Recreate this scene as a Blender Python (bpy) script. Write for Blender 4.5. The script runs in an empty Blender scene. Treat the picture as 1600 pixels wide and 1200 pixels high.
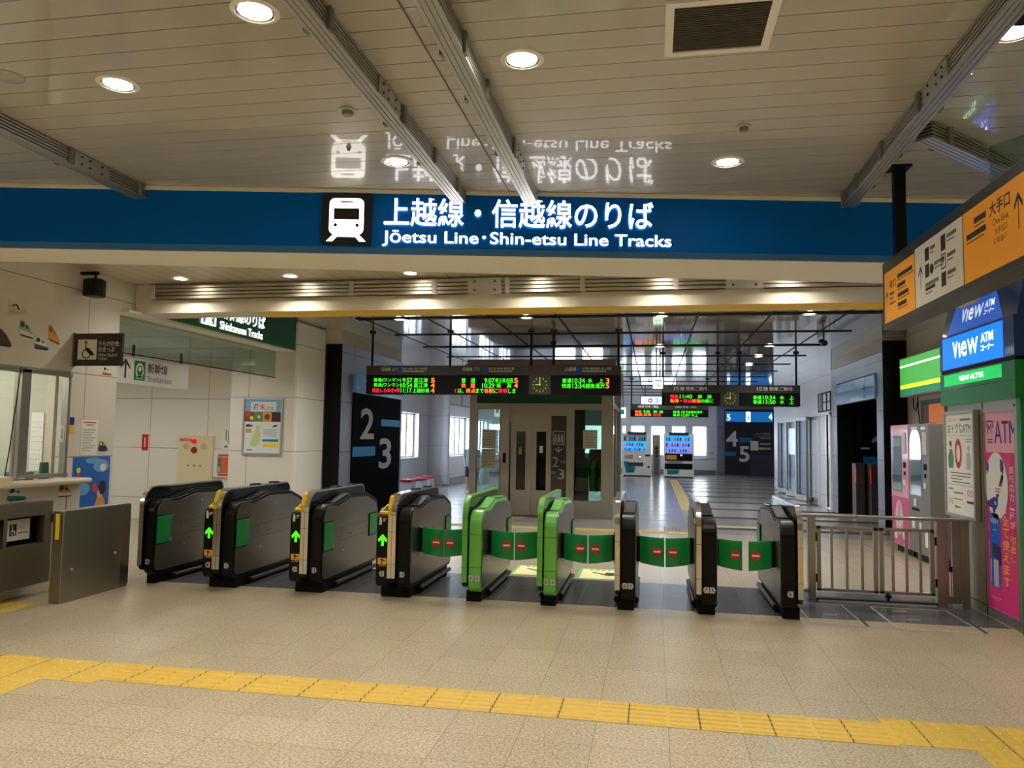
EXPOSURE = 0.43
HALL_COL = (1, .955, .865)
MID_COL = (1, .955, .87)
FAR_COL = (1, .97, .93)
P_PASS = 62
WORLD = 8.0
P_HALL = 75
P_MID = 34
P_FAR = 120
import bpy, bmesh, math, random
from mathutils import Vector, Matrix
random.seed(7)
SC = bpy.context.scene
COL = SC.collection
PI = math.pi

# ------------------------------------------------------------------ materials
def lin(c):
    r = []
    for v in c:
        v = v / 255.0
        r.append(v / 12.92 if v <= 0.04045 else ((v + 0.055) / 1.055) ** 2.4)
    return (r[0], r[1], r[2], 1.0)

MATS = {}
def M(name, col=None, rough=0.5, metal=0.0, emit=None, es=0.0, spec=0.5, coat=0.0, coatr=0.05):
    if name in MATS:
        return MATS[name]
    m = bpy.data.materials.new(name)
    m.use_nodes = True
    b = m.node_tree.nodes['Principled BSDF']
    b.inputs['Base Color'].default_value = lin(col)
    b.inputs['Roughness'].default_value = rough
    b.inputs['Metallic'].default_value = metal
    b.inputs['Specular IOR Level'].default_value = spec
    b.inputs['Coat Weight'].default_value = coat
    b.inputs['Coat Roughness'].default_value = coatr
    if emit is not None:
        b.inputs['Emission Color'].default_value = lin(emit)
        b.inputs['Emission Strength'].default_value = es
    MATS[name] = m
    return m

def glass(name, tint=(235, 245, 242), refl=0.10, rough=0.0):
    m = bpy.data.materials.new(name); m.use_nodes = True
    nt = m.node_tree; nt.nodes.clear()
    o = nt.nodes.new('ShaderNodeOutputMaterial'); mx = nt.nodes.new('ShaderNodeMixShader')
    t = nt.nodes.new('ShaderNodeBsdfTransparent'); g = nt.nodes.new('ShaderNodeBsdfGlossy')
    lw = nt.nodes.new('ShaderNodeLayerWeight'); lw.inputs['Blend'].default_value = .5
    pw = nt.nodes.new('ShaderNodeMath'); pw.operation = 'POWER'; pw.inputs[1].default_value = 5
    ad = nt.nodes.new('ShaderNodeMath'); ad.operation = 'MULTIPLY_ADD'; ad.inputs[1].default_value = .8; ad.inputs[2].default_value = refl
    ad.use_clamp = True
    t.inputs['Color'].default_value = lin(tint); g.inputs['Roughness'].default_value = rough
    nt.links.new(lw.outputs['Facing'], pw.inputs[0]); nt.links.new(pw.outputs[0], ad.inputs[0]); nt.links.new(ad.outputs[0], mx.inputs[0])
    nt.links.new(t.outputs[0], mx.inputs[1]); nt.links.new(g.outputs[0], mx.inputs[2])
    nt.links.new(mx.outputs[0], o.inputs[0])
    MATS[name] = m
    return m

def node(nt, t, **k):
    n = nt.nodes.new(t)
    for a, v in k.items():
        setattr(n, a, v)
    return n

def mth(nt, op, a, b=None, clamp=False):
    n = nt.nodes.new('ShaderNodeMath'); n.operation = op; n.use_clamp = clamp
    for i, v in enumerate((a, b)):
        if v is None: continue
        if hasattr(v, 'is_output'): nt.links.new(v, n.inputs[i])
        else: n.inputs[i].default_value = v
    return n.outputs[0]

def joint(nt, c, off, pitch, w):
    f = mth(nt, 'FRACT', mth(nt, 'ADD', mth(nt, 'DIVIDE', mth(nt, 'SUBTRACT', c, off), pitch), 100.5))
    d = mth(nt, 'MULTIPLY', mth(nt, 'ABSOLUTE', mth(nt, 'SUBTRACT', f, 0.5)), pitch)
    return mth(nt, 'LESS_THAN', d, w / 2)

def joint_mat(name, col, jcol, axes, rough=0.4, noise=0.0, nscale=60, spec=0.5, coat=0.0, metal=0.0, tilevar=0.0, cols2=None, bump=0.0, nstretch=(1, 1, 1), coatr=.05, jrough=None):
    """axes: list of (axis letter, offset, pitch, width); colour with thin joints, grain noise."""
    m = bpy.data.materials.new(name); m.use_nodes = True
    nt = m.node_tree; b = nt.nodes['Principled BSDF']
    tc = node(nt, 'ShaderNodeTexCoord'); sp = node(nt, 'ShaderNodeSeparateXYZ')
    nt.links.new(tc.outputs['Object'], sp.inputs[0])
    mask = None
    cells = []
    for ax, off, pitch, w in axes:
        c = sp.outputs['xyz'.index(ax)]
        j = joint(nt, c, off, pitch, w)
        mask = j if mask is None else mth(nt, 'MAXIMUM', mask, j)
        cells.append(mth(nt, 'FLOOR', mth(nt, 'DIVIDE', mth(nt, 'SUBTRACT', c, off), pitch)))
    base = node(nt, 'ShaderNodeMix', data_type='RGBA'); base.inputs[0].default_value = 0
    base.inputs[6].default_value = lin(col); base.inputs[7].default_value = lin(cols2 or col)
    col_out = base.outputs[2]
    if noise:
        mp = node(nt, 'ShaderNodeMapping'); mp.inputs['Scale'].default_value = nstretch
        nt.links.new(tc.outputs['Object'], mp.inputs[0])
        n1 = node(nt, 'ShaderNodeTexNoise'); n1.inputs['Scale'].default_value = nscale; n1.inputs['Detail'].default_value = 3
        nt.links.new(mp.outputs[0], n1.inputs[0])
        cr = node(nt, 'ShaderNodeMapRange'); cr.inputs[1].default_value = 0.35; cr.inputs[2].default_value = 0.65
        nt.links.new(n1.outputs[0], cr.inputs[0]); nt.links.new(cr.outputs[0], base.inputs[0])
        if cols2 is None:
            base.inputs[7].default_value = tuple(v * (1 - noise) for v in lin(col)[:3]) + (1,)
    if tilevar and len(cells) > 1:
        cx = node(nt, 'ShaderNodeCombineXYZ')
        nt.links.new(cells[0], cx.inputs[0]); nt.links.new(cells[1], cx.inputs[1])
        wn = node(nt, 'ShaderNodeTexWhiteNoise'); nt.links.new(cx.outputs[0], wn.inputs[0])
        hs = node(nt, 'ShaderNodeHueSaturation')
        v = mth(nt, 'ADD', mth(nt, 'MULTIPLY', wn.outputs[0], tilevar), 1 - tilevar / 2)
        nt.links.new(v, hs.inputs['Value']); nt.links.new(col_out, hs.inputs['Color'])
        col_out = hs.outputs[0]
    mx = node(nt, 'ShaderNodeMix', data_type='RGBA')
    if mask is not None: nt.links.new(mask, mx.inputs[0])
    else: mx.inputs[0].default_value = 0
    nt.links.new(col_out, mx.inputs[6]); mx.inputs[7].default_value = lin(jcol)
    nt.links.new(mx.outputs[2], b.inputs['Base Color'])
    b.inputs['Roughness'].default_value = rough; b.inputs['Specular IOR Level'].default_value = spec
    b.inputs['Coat Weight'].default_value = coat; b.inputs['Metallic'].default_value = metal
    b.inputs['Coat Roughness'].default_value = coatr
    if jrough is not None:   # honed strips: duller than the polished stone
        r = node(nt, 'ShaderNodeMapRange'); r.inputs[3].default_value = rough; r.inputs[4].default_value = jrough
        nt.links.new(mask, r.inputs[0]); nt.links.new(r.outputs[0], b.inputs['Roughness'])
        q = node(nt, 'ShaderNodeMapRange'); q.inputs[3].default_value = spec; q.inputs[4].default_value = .08
        nt.links.new(mask, q.inputs[0]); nt.links.new(q.outputs[0], b.inputs['Specular IOR Level'])
    MATS[name] = m
    return m

def steel(name, col, rough=0.32, stretch=(1, 1, 60)):
    m = bpy.data.materials.new(name); m.use_nodes = True
    nt = m.node_tree; b = nt.nodes['Principled BSDF']
    tc = node(nt, 'ShaderNodeTexCoord'); mp = node(nt, 'ShaderNodeMapping'); mp.inputs['Scale'].default_value = stretch
    n = node(nt, 'ShaderNodeTexNoise'); n.inputs['Scale'].default_value = 6; n.inputs['Detail'].default_value = 4
    nt.links.new(tc.outputs['Object'], mp.inputs[0]); nt.links.new(mp.outputs[0], n.inputs[0])
    r = node(nt, 'ShaderNodeMapRange'); r.inputs[3].default_value = rough - .07; r.inputs[4].default_value = rough + .09
    nt.links.new(n.outputs[0], r.inputs[0]); nt.links.new(r.outputs[0], b.inputs['Roughness'])
    b.inputs['Base Color'].default_value = lin(col); b.inputs['Metallic'].default_value = 1.0
    MATS[name] = m
    return m

# ------------------------------------------------------------------ text
_TC = {}
def text_geo(body, bold=0.0):
    k = (body, bold)
    if k in _TC: return _TC[k]
    c = bpy.data.curves.new('lettering_curve', 'FONT'); c.body = body; c.size = 1.0
    c.resolution_u = 3; c.offset = bold; c.fill_mode = 'FRONT'
    o = bpy.data.objects.new('lettering_curve', c); COL.objects.link(o)
    me = bpy.data.meshes.new_from_object(o.evaluated_get(bpy.context.evaluated_depsgraph_get()))
    vs = [(v.co.x, v.co.y) for v in me.vertices]; fs = [tuple(p.vertices) for p in me.polygons]
    bpy.data.objects.remove(o); bpy.data.curves.remove(c); bpy.data.meshes.remove(me)
    x0 = min(v[0] for v in vs); x1 = max(v[0] for v in vs); y0 = min(v[1] for v in vs); y1 = max(v[1] for v in vs)
    _TC[k] = ([(v[0] - x0, v[1] - y0) for v in vs], fs, x1 - x0, y1 - y0)
    return _TC[k]

# ------------------------------------------------------------------ mesh builder
WLOC = {}
class MB:
    def __init__(s):
        s.v = []; s.f = []; s.fm = []; s.mats = []; s.cur = 0
    def m(s, mat):
        if mat not in s.mats: s.mats.append(mat)
        s.cur = s.mats.index(mat); return s
    def add(s, vs, fs):
        n = len(s.v); s.v += [tuple(p) for p in vs]
        for f in fs:
            s.f.append(tuple(i + n for i in f)); s.fm.append(s.cur)
        return s
    def box(s, x0, x1, y0, y1, z0, z1):
        return s.add([(x0,y0,z0),(x1,y0,z0),(x1,y1,z0),(x0,y1,z0),(x0,y0,z1),(x1,y0,z1),(x1,y1,z1),(x0,y1,z1)],
                     [(0,3,2,1),(4,5,6,7),(0,1,5,4),(1,2,6,5),(2,3,7,6),(3,0,4,7)])
    def poly(s, pts): return s.add(pts, [tuple(range(len(pts)))])
    def prism(s, pts, ax, a, b):
        f = {'x': lambda p, t: (t, p[0], p[1]), 'y': lambda p, t: (p[0], t, p[1]), 'z': lambda p, t: (p[0], p[1], t)}[ax]
        n = len(pts)
        vs = [f(p, a) for p in pts] + [f(p, b) for p in pts]
        fs = [tuple(range(n - 1, -1, -1)), tuple(range(n, 2 * n))] + [(i, (i + 1) % n, n + (i + 1) % n, n + i) for i in range(n)]
        return s.add(vs, fs)
    def strip(s, pts, ax, a, b, th):
        """ribbon following an open profile with thickness th (profile offset to its left)."""
        n = len(pts); off = []
        for i in range(n):
            p = Vector(pts[max(i - 1, 0)]); q = Vector(pts[min(i + 1, n - 1)]); d = (q - p).normalized()
            off.append((pts[i][0] - d.y * th, pts[i][1] + d.x * th))
        f = {'x': lambda p, t: (t, p[0], p[1]), 'y': lambda p, t: (p[0], t, p[1]), 'z': lambda p, t: (p[0], p[1], t)}[ax]
        vs = [];
        for i in range(n): vs += [f(pts[i], a), f(pts[i], b), f(off[i], b), f(off[i], a)]
        fs = [(0,1,2,3), (4*n-4, 4*n-1, 4*n-2, 4*n-3)]
        for i in range(n - 1):
            k = 4 * i
            for j in range(4): fs.append((k + j, k + (j + 1) % 4, k + 4 + (j + 1) % 4, k + 4 + j))
        return s.add(vs, fs)
    def cyl(s, p0, p1, r, n=14, r2=None):
        p0 = Vector(p0); p1 = Vector(p1); d = (p1 - p0).normalized()
        u = d.cross(Vector((0,0,1)) if abs(d.z) < .9 else Vector((1,0,0))).normalized(); w = d.cross(u)
        r2 = r if r2 is None else r2
        vs = [p0 + (u*math.cos(2*PI*i/n) + w*math.sin(2*PI*i/n))*r for i in range(n)] + [p1 + (u*math.cos(2*PI*i/n) + w*math.sin(2*PI*i/n))*r2 for i in range(n)]
        return s.add(vs, [tuple(range(n-1,-1,-1)), tuple(range(n, 2*n))] + [(i,(i+1)%n,n+(i+1)%n,n+i) for i in range(n)])
    def tube(s, pts, r, n=8):
        for a, b in zip(pts[:-1], pts[1:]): s.cyl(a, b, r, n)
        return s
    def lathe(s, prof, c, n=28):
        vs = []; fs = []; k = len(prof)
        for i in range(n):
            a = 2*PI*i/n
            for r, z in prof: vs.append((c[0] + r*math.cos(a), c[1] + r*math.sin(a), c[2] + z))
        for i in range(n):
            for j in range(k - 1): fs.append((i*k+j, ((i+1)%n)*k+j, ((i+1)%n)*k+j+1, i*k+j+1))
        return s.add(vs, fs)
    def build(s, name, parent=None, bevel=0.0, smooth=False, seg=2, kind=None):
        me = bpy.data.meshes.new(name)
        L = WLOC.get(parent.name, Vector()) if parent else getattr(s, 'origin', Vector())
        me.from_pydata([(x - L.x, y - L.y, z - L.z) for x, y, z in s.v], [], s.f)
        for mt in s.mats: me.materials.append(mt)
        for p, i in zip(me.polygons, s.fm): p.material_index = i
        bm = bmesh.new(); bm.from_mesh(me)
        bmesh.ops.recalc_face_normals(bm, faces=bm.faces)
        bm.to_mesh(me); bm.free()
        if smooth:
            for p in me.polygons: p.use_smooth = True
        o = bpy.data.objects.new(name, me); COL.objects.link(o)
        if parent: o.parent = parent; WLOC[o.name] = L
        else: o.location = L; WLOC[o.name] = L
        if bevel:
            md = o.modifiers.new('edge', 'BEVEL'); md.width = bevel; md.segments = seg; md.limit_method = 'ANGLE'; md.angle_limit = math.radians(40)
        if smooth:
            try:
                me.shade_smooth() if False else None
                md = o.modifiers.new('ws', 'WEIGHTED_NORMAL') if False else None
            except Exception: pass
            for e in me.edges: pass
            me.set_sharp_from_angle(angle=math.radians(35))
        if kind: o['kind'] = kind
        return o

def tag(o, label, cat, group=None):
    o['label'] = label; o['category'] = cat
    if group: o['group'] = group
    return o
def E(name, label, cat, loc, group=None, local=False, rz=0.0):
    o = bpy.data.objects.new(name, None); COL.objects.link(o); o.location = loc; o.rotation_euler.z = rz
    o.empty_display_size = .1
    WLOC[o.name] = Vector() if local else Vector(loc)
    return tag(o, label, cat, group)
def S(name, mb, bevel=0.0):
    return mb.build(name, None, bevel, kind='structure')
def one(name, mb, label, cat, loc=None, group=None, **k):
    """a thing that is one mesh; its origin sits at loc."""
    mb.origin = Vector(loc) if loc else Vector()
    return tag(mb.build(name, None, **k), label, cat, group)
def dup(root, loc, label, group=None, rz=None):
    def cp(o, par):
        c = o.copy(); COL.objects.link(c)
        if par: c.parent = par
        for ch in list(o.children): cp(ch, c)
        return c
    r = cp(root, None); r.location = loc; r['label'] = label
    if rz is not None: r.rotation_euler.z = rz
    if group: r['group'] = group
    return r

class Face:
    """2-D drawing surface standing in the scene: o lower-left corner, r right, n outward normal."""
    def __init__(s, o, r, n, u=(0, 0, 1)):
        s.o = Vector(o); s.r = Vector(r).normalized(); s.n = Vector(n).normalized(); s.u = Vector(u).normalized()
    def p(s, x, y, d=0.0): return s.o + s.r * x + s.u * y + s.n * d
    def rect(s, mb, x0, x1, y0, y1, d=0.001): return mb.poly([s.p(x0,y0,d), s.p(x1,y0,d), s.p(x1,y1,d), s.p(x0,y1,d)])
    def poly(s, mb, pts, d=0.001): return mb.poly([s.p(x, y, d) for x, y in pts])
    def slab(s, mb, x0, x1, y0, y1, d0, d1):
        q = [(x0,y0),(x1,y0),(x1,y1),(x0,y1)]
        return mb.add([s.p(x,y,d0) for x,y in q] + [s.p(x,y,d1) for x,y in q], [(0,3,2,1),(4,5,6,7),(0,1,5,4),(1,2,6,5),(2,3,7,6),(3,0,4,7)])
    def slabpoly(s, mb, pts, d0, d1):
        n = len(pts)
        return mb.add([s.p(x,y,d0) for x,y in pts] + [s.p(x,y,d1) for x,y in pts],
                      [tuple(range(n)), tuple(range(n, 2*n))] + [(i,(i+1)%n,n+(i+1)%n,n+i) for i in range(n)])
    def disc(s, mb, cx, cy, r, d=0.001, n=24, ry=None):
        ry = r if ry is None else ry
        return s.poly(mb, [(cx + r*math.cos(2*PI*i/n), cy + ry*math.sin(2*PI*i/n)) for i in range(n)], d)
    def ring(s, mb, cx, cy, r0, r1, d=0.001, n=28, a0=0, a1=360, ky=1.0):
        pr = None
        for i in range(n + 1):
            a = math.radians(a0 + (a1 - a0) * i / n)
            q = ((cx + r0*math.cos(a), cy + r0*math.sin(a)*ky), (cx + r1*math.cos(a), cy + r1*math.sin(a)*ky))
            if pr: s.poly(mb, [pr[0], pr[1], q[1], q[0]], d)
            pr = q
    def text(s, mb, body, x, y, w, h, d=0.002, bold=0.0, depth=0.0, slant=0.0):
        vs, fs, tw, th = text_geo(body, bold)
        sx = w / tw; sy = h / th
        P = [s.p(x + a*sx + slant*b*sy, y + b*sy, d) for a, b in vs]
        mb.add(P, fs)
        if depth:
            # solid letters: side walls along boundary edges
            cnt = {}
            for f in fs:
                for i in range(len(f)):
                    e = (f[i], f[(i+1) % len(f)]); k = (min(e), max(e)); cnt.setdefault(k, []).append(e)
            Q = [p - s.n * depth for p in P]; n = len(P); sides = []
            for k, es in cnt.items():
                if len(es) == 1: a, b2 = es[0]; sides.append((a, b2, n + b2, n + a))
            keep = mb.cur; mb.m(white); mb.add(P + Q, sides); mb.cur = keep
        return mb
def FR(x, y, z): return Face((x, y, z), (1,0,0), (0,-1,0))      # faces the viewer
def FL(x, y, z): return Face((x, y, z), (0,1,0), (1,0,0))       # on a left-hand wall
def FRT(x, y, z): return Face((x, y, z), (0,-1,0), (-1,0,0))    # on a right-hand wall
def arc(cx, cy, r, a0, a1, n=8):
    return [(cx + r*math.cos(math.radians(a0+(a1-a0)*i/n)), cy + r*math.sin(math.radians(a0+(a1-a0)*i/n))) for i in range(n+1)]
def rrect(x0, x1, y0, y1, r, n=5):
    return arc(x1-r,y0+r,r,-90,0,n)+arc(x1-r,y1-r,r,0,90,n)+arc(x0+r,y1-r,r,90,180,n)+arc(x0+r,y0+r,r,180,270,n)
# ------------------------------------------------------------------ palette
white = M('white_paint', (232, 230, 224), .45)
paper = M('white_paper', (236, 234, 226), .7)
black = M('black_plastic', (14, 14, 15), .32)
satin_black = M('satin_black_shell', (12, 12, 12), .36, spec=.22)
matte_black = M('matte_black', (8, 8, 8), .6, spec=.2)
board_black = M('gloss_black_board', (6, 6, 7), .7, spec=.03)
dgrey = M('dark_grey_metal', (52, 51, 50), .4)
mgrey = M('mid_grey', (120, 118, 114), .5)
lgrey = M('light_grey', (190, 188, 182), .5)
chrome = M('polished_steel', (222, 218, 208), .16, 1.0)
ss = steel('brushed_steel', (176, 172, 164), .34, (60, 60, 1))
ss_dark = steel('brushed_steel_dark', (164, 158, 146), .40, (1, 60, 60))
ss_gate = steel('gate_side_steel', (142, 138, 131), .36, (60, 1, 60))
ss_atm = steel('atm_front_steel', (184, 176, 164), .42, (60, 60, 1))
alu = steel('aluminium_rail', (196, 194, 188), .42, (60, 1, 60))
alu_x = steel('aluminium_rail_across', (196, 190, 174), .40, (1, 60, 60))
lime = M('lime_green_shell', (104, 186, 72), .32, coat=.3)
lime_dk = M('lime_green_edge', (92, 170, 58), .32, coat=.3)
flap_green = M('flap_green', (0, 138, 62), .3, coat=.3)
sq_green = M('green_square_pad', (0, 128, 58), .35)
red = M('signal_red', (206, 28, 30), .4)
yellow = M('yellow_ring', (238, 196, 24), .4)
tact = joint_mat('tactile_yellow', (204, 168, 64), (96, 76, 36), [('x', -0.6935, .391, .009)], rough=.45, noise=.1, nscale=25)
tact_in = M('tactile_inside', (196, 170, 96), .5)
tact_metal = M('tactile_studs_steel', (170, 160, 140), .35, .7)
orange_led = M('led_orange', (255, 110, 40), .5, emit=(255, 96, 30), es=2.6)
green_led = M('led_green', (60, 220, 30), .5, emit=(60, 235, 20), es=1.5)
red_led = M('led_red', (255, 30, 50), .5, emit=(255, 20, 45), es=2.0)
white_led = M('lit_white', (255, 255, 255), .5, emit=(255, 250, 244), es=3.2)
sign_white = M('lit_sign_letters', (255, 255, 255), .5, emit=(255, 250, 246), es=2.8)
lamp_glow = M('lamp_glow', (255, 255, 255), .5, emit=(255, 246, 226), es=26.0)
tube_glow = M('tube_glow', (255, 255, 255), .5, emit=(255, 236, 228), es=34.0)
green_arrow = M('green_arrow_led', (60, 240, 30), .5, emit=(70, 255, 20), es=1.2)
blue_lamp = M('blue_reader_lamp', (80, 100, 240), .4, emit=(80, 100, 255), es=.6)
band_blue = M('sign_band_blue', (0, 100, 192), .5, spec=.08)
band_lip = M('sign_band_lip', (20, 96, 160), .5)
beige_trim = M('beige_soffit', (240, 234, 218), .5)
beam_white = M('beam_white', (222, 214, 196), .42)
beam_yellow = M('beam_yellow', (246, 196, 24), .45)
sgreen = M('shinkansen_green', (0, 84, 50), .42)
sgreen_lip = M('green_lip', (16, 110, 62), .45)
sign_grey = M('sign_charcoal', (56, 50, 45), .5)
sign_plate = M('sign_plate_white', (222, 220, 214), .35)
ink = M('ink_dark', (40, 40, 42), .6)
ink_soft = M('ink_soft', (120, 116, 110), .6)
orange_sign = M('exit_sign_orange', (240, 160, 10), .4, emit=(240, 150, 0), es=.12)
ivory_sign = M('sign_ivory', (214, 206, 190), .4, emit=(214, 206, 190), es=.08)
atm_blue = M('atm_blue_fascia', (6, 58, 124), .3, coat=.3)
atm_blue_hi = M('atm_blue_glow_paint', (24, 104, 196), .3, coat=.3)
atm_green = M('atm_green_fascia', (0, 132, 58), .35, coat=.2)
atm_blue_lit = M('atm_blue_lit', (0, 100, 255), .4, emit=(0, 104, 255), es=1.25)
atm_green_lit = M('atm_green_lit', (0, 190, 90), .4, emit=(0, 190, 84), es=.75)
shop_lit = M('shop_green_lit', (70, 190, 70), .4, emit=(84, 200, 76), es=.55)
shop_lit2 = M('shop_green_low', (30, 150, 100), .4, emit=(30, 150, 96), es=.45)
shop_yel = M('shop_yellow_lit', (220, 230, 50), .4, emit=(220, 230, 40), es=.8)
pink = M('magenta_print', (226, 50, 134), .5)
pink2 = M('magenta_ray', (204, 32, 116), .5)
pink_lt = M('pink_light_print', (240, 170, 190), .5)
pink_vm = M('pink_machine', (204, 128, 146), .35, coat=.2)
navy = M('navy_print', (28, 30, 130), .5)
yel_print = M('yellow_print', (250, 220, 20), .5)
blue_print = M('blue_print', (20, 92, 200), .5)
sky_print = M('sky_print', (130, 180, 226), .5)
green_print = M('green_print', (90, 140, 80), .5)
brown_print = M('brown_print', (120, 78, 50), .5)
dark_print = M('dark_print', (50, 44, 52), .5)
orange_print = M('orange_print', (232, 150, 60), .5)
red_print = M('red_print', (216, 70, 60), .5)
cream = M('cream_enamel', (226, 214, 172), .4)
cream_grille = M('cream_grille', (196, 186, 150), .6)
teal = M('teal_print', (0, 130, 140), .4)
cyan_lit = M('cyan_lit_shelf', (40, 160, 230), .4, emit=(30, 150, 235), es=.9)
violet_lit = M('violet_lit_shelf', (90, 120, 230), .4, emit=(100, 130, 255), es=.9)
can_a = M('bottle_dark', (60, 50, 60), .3)
can_b = M('bottle_green', (70, 150, 110), .3)
can_c = M('bottle_orange', (200, 110, 60), .3)
can_d = M('bottle_white', (220, 224, 230), .3)
num_grey = M('numeral_grey', (176, 176, 174), .5)
num_white = M('numeral_white', (236, 234, 228), .5)
bar_blue = M('number_bar_blue', (0, 122, 184), .5)
blue_box = M('portal_sign_blue', (90, 140, 180), .15, emit=(60, 120, 170), es=.10)
blue_lit = M('stairs_sign_blue', (20, 120, 200), .3, emit=(20, 120, 205), es=.4)
seat_red = M('seat_red', (176, 24, 36), .5)
bench_white = M('bench_white', (200, 198, 204), .5)
lift_green = M('lift_green', (0, 70, 50), .35)
lift_steel = steel('lift_steel', (180, 175, 168), .36, (60, 60, 1))
lift_brown = M('lift_sign_brown', (62, 52, 44), .45)
skin = M('skin', (214, 164, 138), .5)
hair = M('hair_black', (24, 20, 20), .5)
shirt = M('teal_shirt', (120, 160, 170), .8)
shorts = M('navy_shorts', (38, 36, 78), .8)
shoe = M('shoe_white', (210, 206, 200), .6)
bag_plastic = M('plastic_bag', (222, 228, 230), .5)
counter_stone = M('counter_ivory', (216, 206, 184), .35)
office_wall = M('office_wall', (190, 190, 172), .6)
office_dark = M('office_dark', (70, 74, 76), .5)
clear = glass('clear_glass', (238, 246, 244), .035)
green_glass = glass('smoke_screen_glass', (222, 234, 228), .08)
lift_glass = glass('lift_glass', (140, 160, 150), .05)
win_glass = glass('window_glass', (245, 250, 255), .02)

def smoke(name, tint, dens):
    m = bpy.data.materials.new(name); m.use_nodes = True
    nt = m.node_tree; b = nt.nodes['Principled BSDF']; o = nt.nodes['Material Output']
    b.inputs['Base Color'].default_value = lin((16, 16, 18)); b.inputs['Roughness'].default_value = .12
    t = nt.nodes.new('ShaderNodeBsdfTransparent'); t.inputs['Color'].default_value = lin(tint)
    mx = nt.nodes.new('ShaderNodeMixShader'); mx.inputs[0].default_value = dens
    nt.links.new(t.outputs[0], mx.inputs[1]); nt.links.new(b.outputs[0], mx.inputs[2]); nt.links.new(mx.outputs[0], o.inputs[0])
    MATS[name] = m; return m
wing_smoke = smoke('smoked_acrylic', (150, 152, 156), .84)

# setting materials
floor_front = joint_mat('granite_beige', (194, 178, 148), (120, 104, 84), [('x', -.6935, .391, .004), ('y', 4.70, .335, .004)],
                        rough=.30, noise=.3, nscale=75, tilevar=.13, cols2=(132, 119, 96), spec=.5)
floor_gate = joint_mat('slate_dark', (84, 86, 90), (120, 118, 112), [('x', -.6935, .391, .005), ('y', 7.30, .64, .005)],
                       rough=.22, noise=.15, nscale=40, spec=.5)
floor_mid = joint_mat('granite_inside', (178, 166, 146), (128, 118, 102), [('x', -.6935, .782, .004), ('y', 8.6, .67, .004)],
                      rough=.24, noise=.25, nscale=70, tilevar=.05, cols2=(146, 134, 116), spec=.5)
floor_far_l = joint_mat('granite_grey_far_left', (156, 152, 152), (112, 108, 108), [('y', 16.12, .975, .05), ('x', -.6935, 1.17, .006)],
                      rough=.2, noise=.2, nscale=60, cols2=(138, 134, 134), spec=.5, jrough=.5)
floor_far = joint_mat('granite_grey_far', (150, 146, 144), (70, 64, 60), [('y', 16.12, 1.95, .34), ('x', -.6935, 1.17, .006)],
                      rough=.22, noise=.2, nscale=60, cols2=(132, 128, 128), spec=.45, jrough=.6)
ceil_far = joint_mat('ceiling_gloss_panels', (172, 166, 154), (30, 28, 26), [('x', .663, 1.064, .028)],
                     rough=.09, noise=.06, nscale=3, spec=.9, coat=.6)
ceil_mid = joint_mat('ceiling_planks_middle', (206, 196, 172), (120, 110, 90), [('x', 0, .18, .008)], rough=.3, coat=.3, coatr=.1)
ceil_hall = M('ceiling_planks_hall', (176, 173, 163), .32, spec=.4, coat=.6, coatr=.012)
ceil_joint = M('ceiling_plank_joint', (120, 106, 82), .6)
wall_jx = joint_mat('wall_panels_facing', (232, 228, 216), (150, 144, 130), [('x', -8.95, 1.14, .010), ('z', .38, .89, .010)], rough=.36, spec=.5)
wall_jy = joint_mat('wall_panels_side', (218, 213, 200), (146, 138, 124), [('y', 7.2, 1.3, .010), ('z', .40, .885, .010)], rough=.36, spec=.5)
wall_metal = joint_mat('portal_metal_panels', (136, 136, 150), (60, 60, 70), [('y', 13.4, 1.0, .012), ('z', .35, .9, .012)], rough=.36, metal=.15)
wall_white = joint_mat('wall_white_far', (222, 220, 224), (168, 166, 170), [('z', .3, .95, .012), ('x', .3, 1.3, .010)], rough=.4)
wall_white_y = joint_mat('wall_white_far_side', (222, 220, 226), (168, 166, 172), [('z', .3, .95, .012), ('y', .3, 1.3, .010)], rough=.4)
wall_plain = M('wall_plain_beige', (206, 196, 176), .5)
# ------------------------------------------------------------------ camera
cam = bpy.data.cameras.new('camera'); cam.sensor_width = 36; cam.lens = 36 * 1190 / 1600; cam.clip_end = 200
co = bpy.data.objects.new('camera', cam); COL.objects.link(co)
R = ((0.98329244, 0.00307005, -0.18200703), (0.18133604, 0.07088591, 0.9808631), (0.01591303, -0.99747971, 0.06914486))
co.matrix_world = Matrix(((R[0][0], -R[0][1], -R[0][2], 0), (R[1][0], -R[1][1], -R[1][2], 0), (R[2][0], -R[2][1], -R[2][2], 1.57), (0, 0, 0, 1)))
SC.camera = co
SC.view_settings.view_transform = 'Standard'; SC.view_settings.look = 'None'
SC.view_settings.gamma = 1; SC.view_settings.use_curve_mapping = False
SC.view_settings.exposure = EXPOSURE
SC.cycles.max_bounces = 10; SC.cycles.diffuse_bounces = 5; SC.cycles.glossy_bounces = 5; SC.cycles.transparent_max_bounces = 14
SC.cycles.use_denoising = True
SC.cycles.sample_clamp_indirect = 6.0
w = bpy.data.worlds.new('daylight'); SC.world = w; w.use_nodes = True
w.node_tree.nodes['Background'].inputs[0].default_value = (0.86, 0.93, 1.0, 1)
w.node_tree.nodes['Background'].inputs[1].default_value = WORLD

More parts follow.
